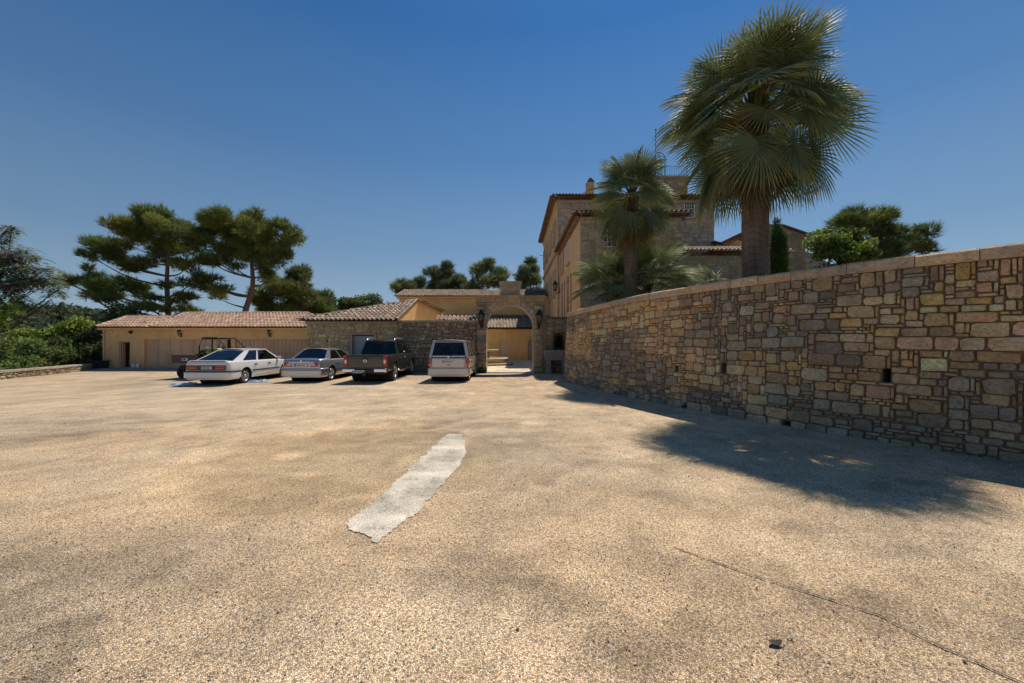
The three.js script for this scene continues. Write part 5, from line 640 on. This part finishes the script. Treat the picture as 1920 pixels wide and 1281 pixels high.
function carBody(s, parent, mat) {
  const f = carShape(s), xs = new Set(); for (let i = 0; i <= 70; i++) xs.add(+(s.L * i / 70).toFixed(4)); for (const k of [.01, .03, .06, .1]) { xs.add(k); xs.add(s.L - k); } for (const a of s.axles) for (const k of [1, .995, .97, .92, .85, .7, .5, .25, 0]) { xs.add(a - s.ra * k); xs.add(a + s.ra * k); }
  const X = [...xs].filter((x) => x >= 0 && x <= s.L).sort((a, b) => a - b), rows = X.map((x) => {
    const yt = f.topY(x), yb = Math.min(f.bot(x), yt - .06), rc = Math.min(s.rc, (yt - yb) * .6), half = []; const zs = f.z(x, yt - rc);
    for (let k = 0; k <= 8; k++) { const y = mix(yb, yt - rc, k / 8); half.push([y, f.z(x, y)]); } for (let k = 1; k <= 5; k++) { const a = k / 5 * Math.PI / 2; half.push([yt - rc + rc * Math.sin(a), zs - rc * (1 - Math.cos(a))]); } for (const q of [.66, .33, 0]) half.push([yt + s.crown * (1 - q * q), (zs - rc) * q]);
    return [...half.map(([y, z]) => L3(x, y, z)), ...half.slice(0, -1).reverse().map(([y, z]) => L3(x, y, -z))];
  });
  const n = rows[0].length, g = grid(n - 1, rows.length - 1, (u, v, i, j) => rows[j][i]); part('body', g, mat, parent);
  const caps = new Build(); for (const [r, fl] of [[rows[0], 0], [rows[rows.length - 1], 1]]) { const c = L3(r[0].x, (r[0].y + r[12].y) / 2, 0), q = [...r, r[0]]; for (let i = 0; i < q.length - 1; i++) fl ? caps.tri(c, q[i + 1], q[i]) : caps.tri(c, q[i], q[i + 1]); } caps.to('end_panels', mat, parent);
  // underbody and wheel housings
  const ub = [new THREE.BoxGeometry(s.L - .5, .3, s.W * 1.15).translate(s.L / 2, s.sill + .2, 0)]; for (const a of s.axles) ub.push(new THREE.CylinderGeometry(s.ra - .004, s.ra - .004, s.W * 1.82, 24, 1, true, 0, Math.PI * 2).rotateX(Math.PI / 2).translate(a, s.wr, 0)); const u1 = ub.map((q) => q.index ? q.toNonIndexed() : q); part('underbody', mergeGeometries(u1.map((q) => { q.deleteAttribute('uv'); return q; })), M.dark, parent);
  return f;
}
function carDoor(f, s, parent, mat, x1, x2, y1, y2, sgn, handleX) { // door skin standing a few millimetres proud, with its handle
  const nu = 10, nv = 7, g = grid(nu, nv, (u, v, i, j) => { const edge = i === 0 || j === 0 || i === nu || j === nv, uu = i === 0 ? 0 : i === nu ? 1 : (i - 1) / (nu - 2), vv = j === 0 ? 0 : j === nv ? 1 : (j - 1) / (nv - 2), x = mix(x1, x2, uu), y = mix(Math.max(y1, f.bot(x) + .02), y2, vv); return L3(x, y, sgn * (f.z(x, y) + (edge ? -.01 : .006))); });
  const d = part('door', g, mat, parent), z = f.z(handleX, y2 - .1); part('handle', rbox(handleX, y2 - .1, sgn * (z + .018), .17, .035, .03, .012), s.handle ?? mat, d); return d;
}
function band(parent, name, path, y0, y1, t, mat, r = .025) { // a moulding swept round the plan outline
  const n = path.length, N = path.map((p, i) => { const a = path[Math.max(0, i - 1)], b = path[Math.min(n - 1, i + 1)], l = Math.hypot(b[0] - a[0], b[1] - a[1]); return [-(b[1] - a[1]) / l, (b[0] - a[0]) / l]; });
  const prof = [[y0, -.02], [y0, t - r], [y0 + r * .3, t - r * .3], [y0 + r, t], [y1 - r, t], [y1 - r * .3, t - r * .3], [y1, t - r], [y1, -.02]];
  return part(name, grid(prof.length - 1, n - 1, (u, v, i, j) => L3(path[j][0] + N[j][0] * prof[i][1], prof[i][0], path[j][1] + N[j][1] * prof[i][1])), mat, parent);
}
const rearPath = (f, len, y, out = 0) => { const p = []; for (let x = len; x > .12; x -= .1) p.push([x, -f.z(x, y) - out]); for (const x of [.1, .06, .03, .01, 0]) p.push([x - out, -f.z(x, y) - out * (x > .02 ? 1 : .6)]); const w = f.z(0, y); for (let k = 1; k < 8; k++) p.push([-out - s_bow * (1 - Math.pow(k / 4 - 1, 2)), mix(-w, w, k / 8)]); for (const x of [0, .01, .03, .06, .1]) p.push([x - out, f.z(x, y) + out * (x > .02 ? 1 : .6)]); for (let x = .2; x < len; x += .1) p.push([x, f.z(x, y) + out]); return p; };
const s_bow = .02;
const sidePath = (f, x0, x1, y, sgn) => { const p = []; for (let k = 0; k <= 16; k++) { const x = mix(x0, x1, k / 16); p.push([x, sgn * f.z(x, y)]); } return sgn > 0 ? p : p.reverse(); };
function wheel(parent, x, z, r, w, style) {
  const g = sub('wheel', parent); g.position.set(x, r, z); const sg = Math.sign(z); if (sg < 0) g.rotation.y = Math.PI;
  const lat = (pts, seg = 32) => new THREE.LatheGeometry(pts.map((q) => new THREE.Vector2(...q)), seg).rotateX(Math.PI / 2), rr = r * style.rim;
  part('tyre', lat([[rr, -w / 2], [r - .03, -w / 2], [r - .005, -w / 2 + .03], [r, 0], [r - .005, w / 2 - .03], [r - .03, w / 2], [rr, w / 2 - .01], [rr, -w / 2]]), M.rubber, g);
  const rim = [lat([[rr * .98, -w / 2 + .02], [rr, w / 2 - .012], [rr * .93, w / 2 - .006], [rr * .86, w / 2 - .035], [rr * .84, -.02], [.02, -.03]])]; const n = style.n; for (let k = 0; k < n; k++) { const a = k / n * Math.PI * 2, b = new THREE.BoxGeometry(style.sw * rr, rr * .86, .03).translate(0, rr * .46, w / 2 - .035).rotateZ(a); rim.push(b); } rim.push(lat([[0, w / 2 - .005], [rr * .2, w / 2 - .01], [rr * .24, w / 2 - .04], [0, w / 2 - .05]], 20));
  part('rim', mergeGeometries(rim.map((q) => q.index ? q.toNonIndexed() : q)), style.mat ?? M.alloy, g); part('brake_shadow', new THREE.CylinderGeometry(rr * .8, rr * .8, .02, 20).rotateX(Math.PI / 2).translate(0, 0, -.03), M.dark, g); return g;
}
function greenhouse(parent, c, mat) { // roof, pillars and panes of a cabin
  const lerp = (a, b, t) => a.clone().lerp(b, t), pt = (sg) => ({ RB: L3(c.xb0, c.yb0 ?? c.yb, sg * (c.wb0 ?? c.wb)), FB: L3(c.xb1, c.yb1 ?? c.yb, sg * c.wb), RT: L3(c.xt0, c.yt, sg * c.wt), FT: L3(c.xt1, c.yt, sg * c.wt) });
  part('roof', grid(12, 12, (u, v) => { const z = (u - .5) * 2, a = Math.abs(z), x = mix(c.xt0 - .04, c.xt1 + .04, v), e = Math.pow(a, 6) * .035 + (v < .001 || v > .999 ? .018 : 0); return L3(x, c.yt + .02 + (c.crown ?? .05) * (1 - a * a) * (1 - .25 * Math.pow(2 * v - 1, 2)) - e, z * (c.wt + .025)); }), mat, parent);
  part('headlining', grid(2, 2, (u, v) => L3(mix(c.xt0 - .03, c.xt1 + .03, v), c.yt - .03, (u - .5) * 2 * c.wt)), M.fabric, parent);
  for (const sg of [1, -1]) {
    const P = pt(sg), B = (f) => lerp(P.RB, P.FB, f), T = (f) => lerp(P.RT, P.FT, f), inn = (v, k = .05) => L3(v.x, v.y, v.z - sg * k); const all = new Build();
    for (const [b0, b1, t0, t1] of c.pillars) { const q = [B(b0), B(b1), T(t1), T(t0)]; all.hexa(q.map((v) => inn(v)), q); } { const q = [T(-.02), T(1.02), T(1.02).add(L3(0, .035, 0)), T(-.02).add(L3(0, .035, 0))]; all.hexa(q.map((v) => inn(v, .06)), q); } all.to('pillars', c.pillarMat ?? mat, parent);
    for (let k = 0; k < c.pillars.length - 1; k++) { const a = c.pillars[k], b = c.pillars[k + 1]; if (b[0] - a[1] < .01) continue; const q = [B(a[1] - .004), B(b[0] + .004), T(b[2] + .004), T(a[3] - .004)].map((v) => inn(v, .014)); new Build().poly(q).to('side_window', c.tint ?? M.tint, parent); }
  }
  const R = pt(1), Lf = pt(-1), ins = (k, e) => { const q = [Lf[k + 'B'], R[k + 'B'], R[k + 'T'], Lf[k + 'T']], d = k === 'R' ? .012 : -.012; return q.map((v, i) => L3(v.x + d, v.y, v.z * (1 - e / Math.abs(v.z)))); };
  new Build().poly(ins('R', .05)).to('rear_window', c.tint ?? M.tint, parent); new Build().poly(ins('F', .04)).to('windscreen', M.glass, parent);
  const fr = new Build(); for (const k of ['R', 'F']) { const d = k === 'R' ? .03 : -.03, e = k === 'R' ? (c.rframe ?? .08) : .05; for (const s of [R, Lf]) { const b = s[k + 'B'], t = s[k + 'T'], sg = Math.sign(b.z), q = [b, L3(b.x, b.y, b.z - sg * e), L3(t.x, t.y, t.z - sg * e), t]; fr.hexa(q.map((v) => L3(v.x + d, v.y, v.z)), q); } const q = [R[k + 'T'], Lf[k + 'T'], lerp(Lf[k + 'T'], Lf[k + 'B'], .08), lerp(R[k + 'T'], R[k + 'B'], .08)]; fr.hexa(q.map((v) => L3(v.x + d, v.y, v.z)), q); } fr.to('window_frames', mat, parent);
  const sill = part('cabin_floor', new THREE.BoxGeometry(c.xb1 - c.xb0 - .1, .012, c.wb * 1.9).translate((c.xb0 + c.xb1) / 2, c.yb + (c.floorLift ?? .02), 0), M.fabric, parent);
  for (const x of c.seats) for (const z of [-.38, .38]) { const st = part('seat', rbox(x, c.yb + .1, z, .16, .34, .46, .05), M.fabric, parent); part('headrest', rbox(x - .02, c.yb + .36, z, .09, .17, .24, .04), M.fabric, st); }
}
function plate(parent, x, y, z, w = .52, tilt = 0) { const g = sub('number_plate', parent); g.position.set(x, y, z); g.rotation.z = tilt; part('sheet', rbox(0, 0, 0, .012, .11, w, .004), M.plate, g); part('blue_band', new THREE.BoxGeometry(.003, .1, .045).translate(-.0075, 0, -w / 2 + .028), M.plateBlue, g); const ch = []; for (let k = 0; k < 7; k++) ch.push(new THREE.BoxGeometry(.002, .07, .028).translate(-.0078, 0, -w / 2 + .1 + k * (w - .16) / 6.6)); part('characters', mergeGeometries(ch), std([.12, .12, .12]), g); }
function mirrors(parent, x, y, z, mat) { for (const s of [1, -1]) { const m = part('door_mirror', rbox(x, y, s * (z + .1), .09, .13, .19, .04), mat, parent); part('mirror_stalk', rbox(x + .02, y - .03, s * (z + .005), .05, .05, .1, .02), M.plastic, m); } }
function lens(parent, name, x, y, z, sx, sy, sz, mat, r = .02) { return part(name, rbox(x, y, z, sx, sy, sz, r), mat, parent); }
const paint = (c, metal, rough = .32) => phys(c, { metalness: metal, roughness: rough, clearcoat: 1, clearcoatRoughness: .06 });

{ // white hatchback saloon
  const t = thing('saloon_car', 'old white hatchback saloon with full-width dark red tail lights', 'car', [-11.92, 0, 15.55], Math.PI / 2 - .01), P = paint([.74, .73, .70], 0, .35);
  const s = { L: 4.7, W: .885, rr: .22, rf: .5, cr: .1, cf: .22, sill: .23, axles: [1.0, 3.72], wr: .305, ra: .375, hs: 1, tuck: .07, rc: .07, crown: .012, handle: M.plastic, top: [[0, .86], [.03, .93], [.1, .955], [.5, .96], [1, .945], [3.3, .92], [3.7, .88], [4.3, .78], [4.6, .68], [4.7, .56]] }, f = carBody(s, t, P);
  greenhouse(t, { xb0: .42, xb1: 3.5, yb: .93, yb0: .955, wb: .79, wt: .6, xt0: 1.42, xt1: 2.72, yt: 1.37, pillars: [[-.01, .16, -.02, .14], [.44, .475, .5, .545], [.95, 1.0, .97, 1.02]], seats: [1.55, 2.45], rframe: .05 }, P);
  for (const sg of [1, -1]) { carDoor(f, s, t, P, 1.5, 2.36, .3, .88, sg, 1.62); carDoor(f, s, t, P, 2.39, 3.32, .3, .88, sg, 2.55); band(t, 'side_moulding', sidePath(f, 1.4, 3.3, .52, sg), .5, .55, .016, M.plastic, .006); for (const x of s.axles) wheel(t, x, sg * (s.W - .13), .305, .19, { rim: .66, n: 9, sw: .17, mat: M.alloy }); }
  band(t, 'rear_bumper', rearPath(f, .62, .42, .02), .29, .53, .05, P); band(t, 'bumper_strip', rearPath(f, .62, .53, .02), .53, .575, .055, M.plastic, .012);
  lens(t, 'light_panel', -.005, .70, 0, .04, .2, 1.5, std([.05, .02, .02], { roughness: .3 })); for (const z of [-.56, .56]) { const l = lens(t, 'tail_light', -.022, .71, z, .04, .17, .44, phys([.2, .012, .014], { roughness: .15, clearcoat: 1 })); part('lens_bar', rbox(-.043, .67, z - Math.sign(z) * .04, .006, .05, .3, .004), phys([.6, .1, .07], { roughness: .15 }), l); }
  plate(t, -.036, .70, 0, .46); part('tail_spoiler', rbox(.1, .97, 0, .2, .035, 1.42, .015), std([.45, .45, .44]), t); part('boot_emblem', new THREE.OctahedronGeometry(.035).scale(.3, 1.2, .9).translate(-.03, .86, 0), M.chrome, t);
  part('rear_wiper', new Build().tube([L3(.45, .99, .05), L3(.72, 1.12, .5)], .012, 5).geo(), M.plastic, t); mirrors(t, 3.22, .98, .8, P); for (const z of [-.6, .6]) lens(t, 'headlight', 4.62, .62, z, .1, .14, .4, M.clearLens);
}
{ // silver saloon
  const t = thing('saloon_car', 'silver four-door saloon with L-shaped red tail lights', 'car', [-8.87, 0, 16.75], Math.PI / 2 - .03), P = paint([.50, .51, .53], .75, .34);
  const s = { L: 4.46, W: .87, rr: .3, rf: .5, cr: .13, cf: .22, sill: .22, axles: [.95, 3.68], wr: .315, ra: .375, hs: 1, tuck: .08, rc: .09, crown: .015, top: [[0, .86], [.03, .95], [.1, .985], [.6, 1.0], [1, .965], [3.1, .93], [3.5, .89], [4.1, .79], [4.36, .68], [4.46, .56]] }, f = carBody(s, t, P);
  greenhouse(t, { xb0: .62, xb1: 3.35, yb: .95, yb0: .985, wb: .76, wt: .57, xt0: 1.22, xt1: 2.42, yt: 1.36, crown: .06, pillars: [[-.01, .14, -.02, .12], [.5, .53, .52, .565], [.95, 1.0, .96, 1.02]], seats: [1.5, 2.3], rframe: .07 }, P);
  for (const sg of [1, -1]) { carDoor(f, s, t, P, 1.42, 2.12, .3, .88, sg, 1.54); carDoor(f, s, t, P, 2.15, 3.15, .3, .88, sg, 2.3); band(t, 'side_moulding', sidePath(f, 1.36, 3.2, .5, sg), .48, .525, .014, M.plastic, .006); for (const x of s.axles) wheel(t, x, sg * (s.W - .13), .315, .21, { rim: .7, n: 7, sw: .2 }); }
  band(t, 'rear_bumper', rearPath(f, .52, .42, .02), .27, .6, .05, P); band(t, 'bumper_strip', rearPath(f, .52, .5, .02), .515, .555, .062, M.plastic, .012); part('exhaust', new THREE.CylinderGeometry(.03, .03, .16, 12).rotateZ(Math.PI / 2).translate(.02, .27, -.5), M.chrome, t);
  for (const z of [-1, 1]) { const l = lens(t, 'tail_light', .002, .735, z * .56, .06, .13, .36, M.red, .025); part('upper_lens', rbox(.03, .82, z * .65, .08, .09, .18, .025), M.red, l); part('clear_bar', rbox(-.028, .75, z * .5, .01, .05, .2, .006), M.clearLens, l); }
  part('plate_recess', rbox(-.004, .735, 0, .02, .14, .62, .008), std([.33, .33, .34]), t); plate(t, -.02, .735, 0); part('boot_emblem', new THREE.CylinderGeometry(.04, .04, .012, 18).rotateZ(Math.PI / 2).translate(-.012, .9, 0), M.chrome, t); mirrors(t, 3.05, .99, .78, P); for (const z of [-.58, .58]) lens(t, 'headlight', 4.38, .62, z, .1, .14, .4, M.clearLens);
}
{ // dark pickup
  const t = thing('pickup_truck', 'dark grey double-cab pickup with chrome bumper and roof rails', 'truck', [-6.05, 0, 16.45], Math.PI / 2 + .015), P = paint([.055, .058, .052], .55, .3);
  const s = { L: 5.25, W: .92, rr: .2, rf: .5, cr: .06, cf: .2, sill: .5, axles: [1.2, 4.35], wr: .385, ra: .47, hs: 1.35, tuck: .05, rc: .06, crown: .0, handle: M.chrome, top: [[0, 1.13], [.04, 1.165], [1.7, 1.17], [4.0, 1.16], [4.3, 1.13], [5.0, 1.05], [5.15, .96], [5.25, .8]] }, f = carBody(s, t, P);
  greenhouse(t, { xb0: 1.78, xb1: 4.1, yb: 1.165, wb: .84, wt: .67, xt0: 1.95, xt1: 3.4, yt: 1.75, crown: .05, pillars: [[-.01, .1, -.02, .09], [.44, .475, .46, .5], [.95, 1.0, .96, 1.02]], seats: [2.35, 3.15], rframe: .06 }, P);
  for (const sg of [1, -1]) { carDoor(f, s, t, P, 1.84, 2.72, .56, 1.09, sg, 1.98); carDoor(f, s, t, P, 2.75, 3.78, .56, 1.09, sg, 2.9); for (const x of s.axles) wheel(t, x, sg * (s.W - .14), .385, .25, { rim: .64, n: 6, sw: .26, mat: M.chrome });
    const st = new Build(); st.tube([L3(1.75, .45, sg * .86), L3(1.85, .42, sg * .95), L3(3.7, .42, sg * .95), L3(3.8, .45, sg * .86)], .045, 10); st.to('side_step', M.chrome, t, true); const rl = new Build(); rl.tube([L3(1.98, 1.78, sg * .63), L3(2.1, 1.865, sg * .63), L3(2.6, 1.885, sg * .63), L3(3.2, 1.865, sg * .63), L3(3.35, 1.79, sg * .63)], .022, 8); rl.to('roof_rail', M.alloy, t, true); band(t, 'wheel_arch', [...Array(17)].map((_, k) => { const a = Math.PI * k / 16, x = 1.2 + .48 * Math.cos(a) * -1; return [x, sg * f.z(x, .6)]; }).sort((p, q) => sg * (p[0] - q[0])), .5, .53, .01, M.plastic, .004); }
  const tg = sub('tailgate', t); part('panel', rbox(-.015, .885, 0, .05, .5, 1.46, .03), P, tg); part('top_edge', rbox(-.01, 1.155, 0, .09, .045, 1.5, .02), M.plastic, tg); part('pressing', new THREE.TorusGeometry(.3, .012, 8, 28, Math.PI).rotateZ(Math.PI).rotateY(Math.PI / 2).scale(1, .55, 1).translate(-.042, .93, 0), P, tg); part('handle', rbox(-.05, 1.035, 0, .03, .07, .26, .015), M.plastic, tg); const em = new THREE.TorusGeometry(.062, .016, 10, 26).rotateY(Math.PI / 2).translate(-.052, .93, 0); part('emblem_ring', em, M.chrome, tg); part('emblem_bar', rbox(-.054, .93, 0, .012, .024, .17, .005), M.chrome, tg);
  for (const z of [-1, 1]) { const l = lens(t, 'tail_light', .0, .93, z * .815, .1, .46, .17, M.red, .03); part('reverse_lens', rbox(-.052, .9, z * .8, .01, .15, .09, .01), M.clearLens, l); }
  const bp = sub('rear_bumper', t); for (const z of [-1, 1]) part('chrome_end', rbox(-.08, .54, z * .64, .2, .16, .52, .04), M.chrome, bp); part('step', rbox(-.1, .53, 0, .22, .13, .78, .03), M.plastic, bp); plate(t, -.215, .5, -.22, .5); part('tow_bar', rbox(-.14, .36, 0, .12, .1, .12, .03), M.plastic, t); new Build().tube([L3(-.1, .38, 0), L3(-.24, .4, 0), L3(-.24, .5, 0)], .025, 8).to('tow_hook', M.plastic, t); lens(t, 'brake_light', 1.92, 1.79, 0, .05, .035, .4, M.red, .01); part('valance', rbox(.08, .45, 0, .2, .14, 1.6, .05), M.plastic, t); mirrors(t, 3.75, 1.26, .86, P);
}
{ // silver-beige van
  const t = thing('passenger_van', 'small silver-beige van with a large rear hatch window', 'van', [-2.70, 0, 16.95], Math.PI / 2 - .005), P = paint([.58, .54, .50], .45, .36);
  const s = { L: 4.14, W: .86, rr: .24, rf: .5, cr: .07, cf: .22, sill: .24, axles: [.72, 3.4], wr: .305, ra: .37, hs: 1.1, tuck: .02, rc: .03, crown: .0, top: [[0, .98], [.04, 1.05], [3.0, 1.05], [3.3, 1.0], [3.9, .84], [4.06, .72], [4.14, .58]] }, f = carBody(s, t, P);
  greenhouse(t, { xb0: .02, xb1: 3.25, yb: 1.05, wb: .845, wt: .7, xt0: .2, xt1: 2.35, yt: 1.74, crown: .065, pillars: [[0, .07, -.02, .06], [.33, .37, .34, .375], [.63, .66, .66, .69], [.95, 1, .96, 1.02]], seats: [1.2, 2.1], rframe: .11 }, P);
  const hatch = sub('hatch', t); part('lower_panel', rbox(-.008, .8, 0, .05, .42, 1.36, .03), P, hatch); part('plate_ledge', rbox(-.03, .985, 0, .05, .06, 1.3, .02), P, hatch); part('handle_recess', rbox(-.034, .735, 0, .012, .035, .12, .008), M.plastic, hatch); part('window_bar', rbox(.03, 1.1, 0, .04, .07, 1.4, .02), P, hatch); part('chevron', new Build().hexa([L3(-.045, 1.04, -.05), L3(-.045, 1.04, .05), L3(-.03, 1.04, .05), L3(-.03, 1.04, -.05)], [L3(-.045, 1.12, -.01), L3(-.045, 1.12, .01), L3(-.03, 1.12, .01), L3(-.03, 1.12, -.01)]).geo(), M.chrome, hatch); new Build().tube([L3(.0, 1.1, .05), L3(.04, 1.2, .4)], .01, 5).to('wiper', M.plastic, hatch);
  plate(t, -.045, .875, 0); for (const z of [-1, 1]) { const l = lens(t, 'tail_light', .03, .83, z * .785, .12, .34, .14, M.red, .03); part('amber_lens', rbox(.028, .74, z * .787, .122, .1, .142, .03), M.amber, l); }
  band(t, 'rear_bumper', rearPath(f, .36, .42, .02), .3, .6, .06, P); band(t, 'bumper_strip', rearPath(f, .36, .6, .02), .585, .61, .045, M.plastic, .008); for (const sg of [1, -1]) { carDoor(f, s, t, P, 1.05, 2.0, .32, .98, sg, 1.2); carDoor(f, s, t, P, 2.03, 3.05, .32, .98, sg, 2.2); for (const x of s.axles) wheel(t, x, sg * (s.W - .12), .305, .18, { rim: .62, n: 8, sw: .2 }); band(t, 'side_moulding', sidePath(f, 1.1, 3.0, .56, sg), .53, .6, .018, M.plastic, .008); } mirrors(t, 2.98, 1.13, .86, M.plastic); lens(t, 'brake_light', .16, 1.77, 0, .06, .03, .26, M.red, .01);
}
{ // utility buggy, side on
  const t = thing('utility_buggy', 'dark open utility buggy with roll cage and cargo bed behind the white car', 'buggy', [-15.72, 0, 19.05], .0), dk = std([.07, .045, .04], { roughness: .55 }), B = (pts, r = .028) => new Build().tube(pts.map((q) => L3(...q)), r, 8);
  const bed = sub('cargo_bed', t); part('floor', rbox(.62, .74, 0, 1.2, .05, 1.3, .02), dk, bed); for (const z of [-.66, .66]) part('side', rbox(.62, .92, z, 1.24, .36, .05, .02), dk, bed); part('tail_board', rbox(.02, .92, 0, .05, .36, 1.3, .02), dk, bed); part('head_board', rbox(1.22, .95, 0, .05, .42, 1.3, .02), dk, bed); for (const z of [-.66, .66]) part('rail', rbox(.62, 1.11, z, 1.28, .04, .08, .015), std([.16, .09, .07]), bed);
  part('chassis', rbox(1.5, .5, 0, 2.6, .22, 1.0, .06), M.plastic, t); part('side_sill', rbox(1.75, .46, 0, 1.1, .12, 1.34, .05), M.plastic, t); part('bonnet', rbox(2.55, .82, 0, .62, .42, 1.2, .14), dk, t); part('dash', rbox(2.26, 1.0, 0, .16, .2, 1.2, .05), M.plastic, t); plate(t, .62, .9, .7, .3); t.children[t.children.length - 1].rotation.y = Math.PI / 2;
  for (const z of [-.62, .62]) { B([[1.28, 1.0, z], [1.24, 1.5, z], [1.36, 1.86, z * .93], [2.05, 1.9, z * .93], [2.38, 1.6, z], [2.62, 1.08, z]]).to('cage_side', M.iron, t, true); B([[1.9, .6, z], [1.84, 1.3, z], [1.82, 1.9, z * .93]]).to('cage_post', M.iron, t, true); }
  for (const [x, y] of [[1.36, 1.86], [2.05, 1.9], [1.82, 1.9], [1.28, 1.1]]) B([[x, y, -.6], [x, y, .6]]).to('cage_bar', M.iron, t, true); part('roof', rbox(1.7, 1.915, 0, .74, .04, 1.16, .018), M.plastic, t);
  for (const z of [-.32, .32]) { const st = part('seat', rbox(1.62, .78, z, .46, .14, .5, .05), M.fabric, t); part('backrest', rbox(1.4, 1.06, z, .12, .52, .48, .05), M.fabric, st); } const sw = part('steering_wheel', new THREE.TorusGeometry(.17, .016, 8, 24).rotateY(Math.PI / 2).rotateZ(-.5).translate(2.1, 1.14, -.32), M.plastic, t); part('column', new Build().tube([L3(2.1, 1.14, -.32), L3(2.28, 1.0, -.32)], .02, 6).geo(), M.plastic, sw); for (const x of [.55, 2.5]) for (const z of [-.58, .58]) wheel(t, x, z, .31, .24, { rim: .5, n: 5, sw: .3, mat: M.iron }); for (const z of [-.72, .72]) part('door_mirror', rbox(2.42, 1.44, z, .05, .17, .11, .02), M.plastic, t);
  const v = thing('safety_vest', 'yellow high-visibility vest thrown over the buggy seats', 'vest', [-14.38, 1.05, 19.05]), R = rng(88); part('cloth', grid(18, 14, (u, w) => { const a = (u - .5) * .9, b = (w - .5) * 1.1; return L3(a * .55 + .05 * (fbm(u * 5, w * 5, 3, 5) - .5), .34 - 1.1 * a * a - .35 * b * b * b * b + .16 * (fbm(u * 4 + 3, w * 4, 3, 8) - .5), b); }), std([.62, .68, .06], { side: THREE.DoubleSide }), v); part('reflective_strip', new Build().tube([L3(-.1, .4, -.4), L3(-.02, .43, 0), L3(-.1, .39, .4)], .02, 6).geo(), std([.75, .76, .78]), v);
  const h = thing('hard_hat', 'white hard hat resting on the yellow vest', 'helmet', [-14.2, 1.42, 18.66]); part('shell', new THREE.SphereGeometry(.13, 20, 12, 0, Math.PI * 2, 0, Math.PI / 2).scale(1.1, 1, .95), M.white, h); part('brim', new THREE.CylinderGeometry(.155, .155, .014, 24).scale(1.15, 1, .95), M.white, h);
}
function crumple(label, x, D, w, d, seed, col) { const t = thing('crumpled_tarp', label, 'tarp', [x, 0, D], .3, 'tarps by the white car'); part('sheet', grid(26, 16, (u, v) => L3((u - .5) * w + .1 * (fbm(u * 6, v * 6, 3, seed) - .5), .012 + .2 * Math.pow(fbm(u * 5, v * 4, 3, seed + 3), 2.2) * Math.min(1, 6 * Math.min(u, 1 - u, v, 1 - v)), (v - .5) * d * (1 + .4 * (fbm(u * 3, 1, 2, seed + 5) - .5)))), std(col, { side: THREE.DoubleSide, roughness: .4 }), t); const b = new Build(); for (let k = 0; k < 3; k++) b.tube([0, .25, .5, .75, 1].map((q) => L3((q - .5) * w * .9, .05 + .07 * vnoise(q * 7, k, seed), (vnoise(q * 4, k + 5, seed) - .5) * d)), .012, 5); b.to('cord', M.white, t); }
crumple('pale blue plastic tarp crumpled at the white car rear bumper', -12.95, 15.75, .95, .5, 21, [.32, .46, .52]); crumple('blue and white tarp bundled behind the white car rear wheel', -10.78, 16.95, .85, .4, 27, [.3, .42, .58]);

renderer.render(scene, camera);
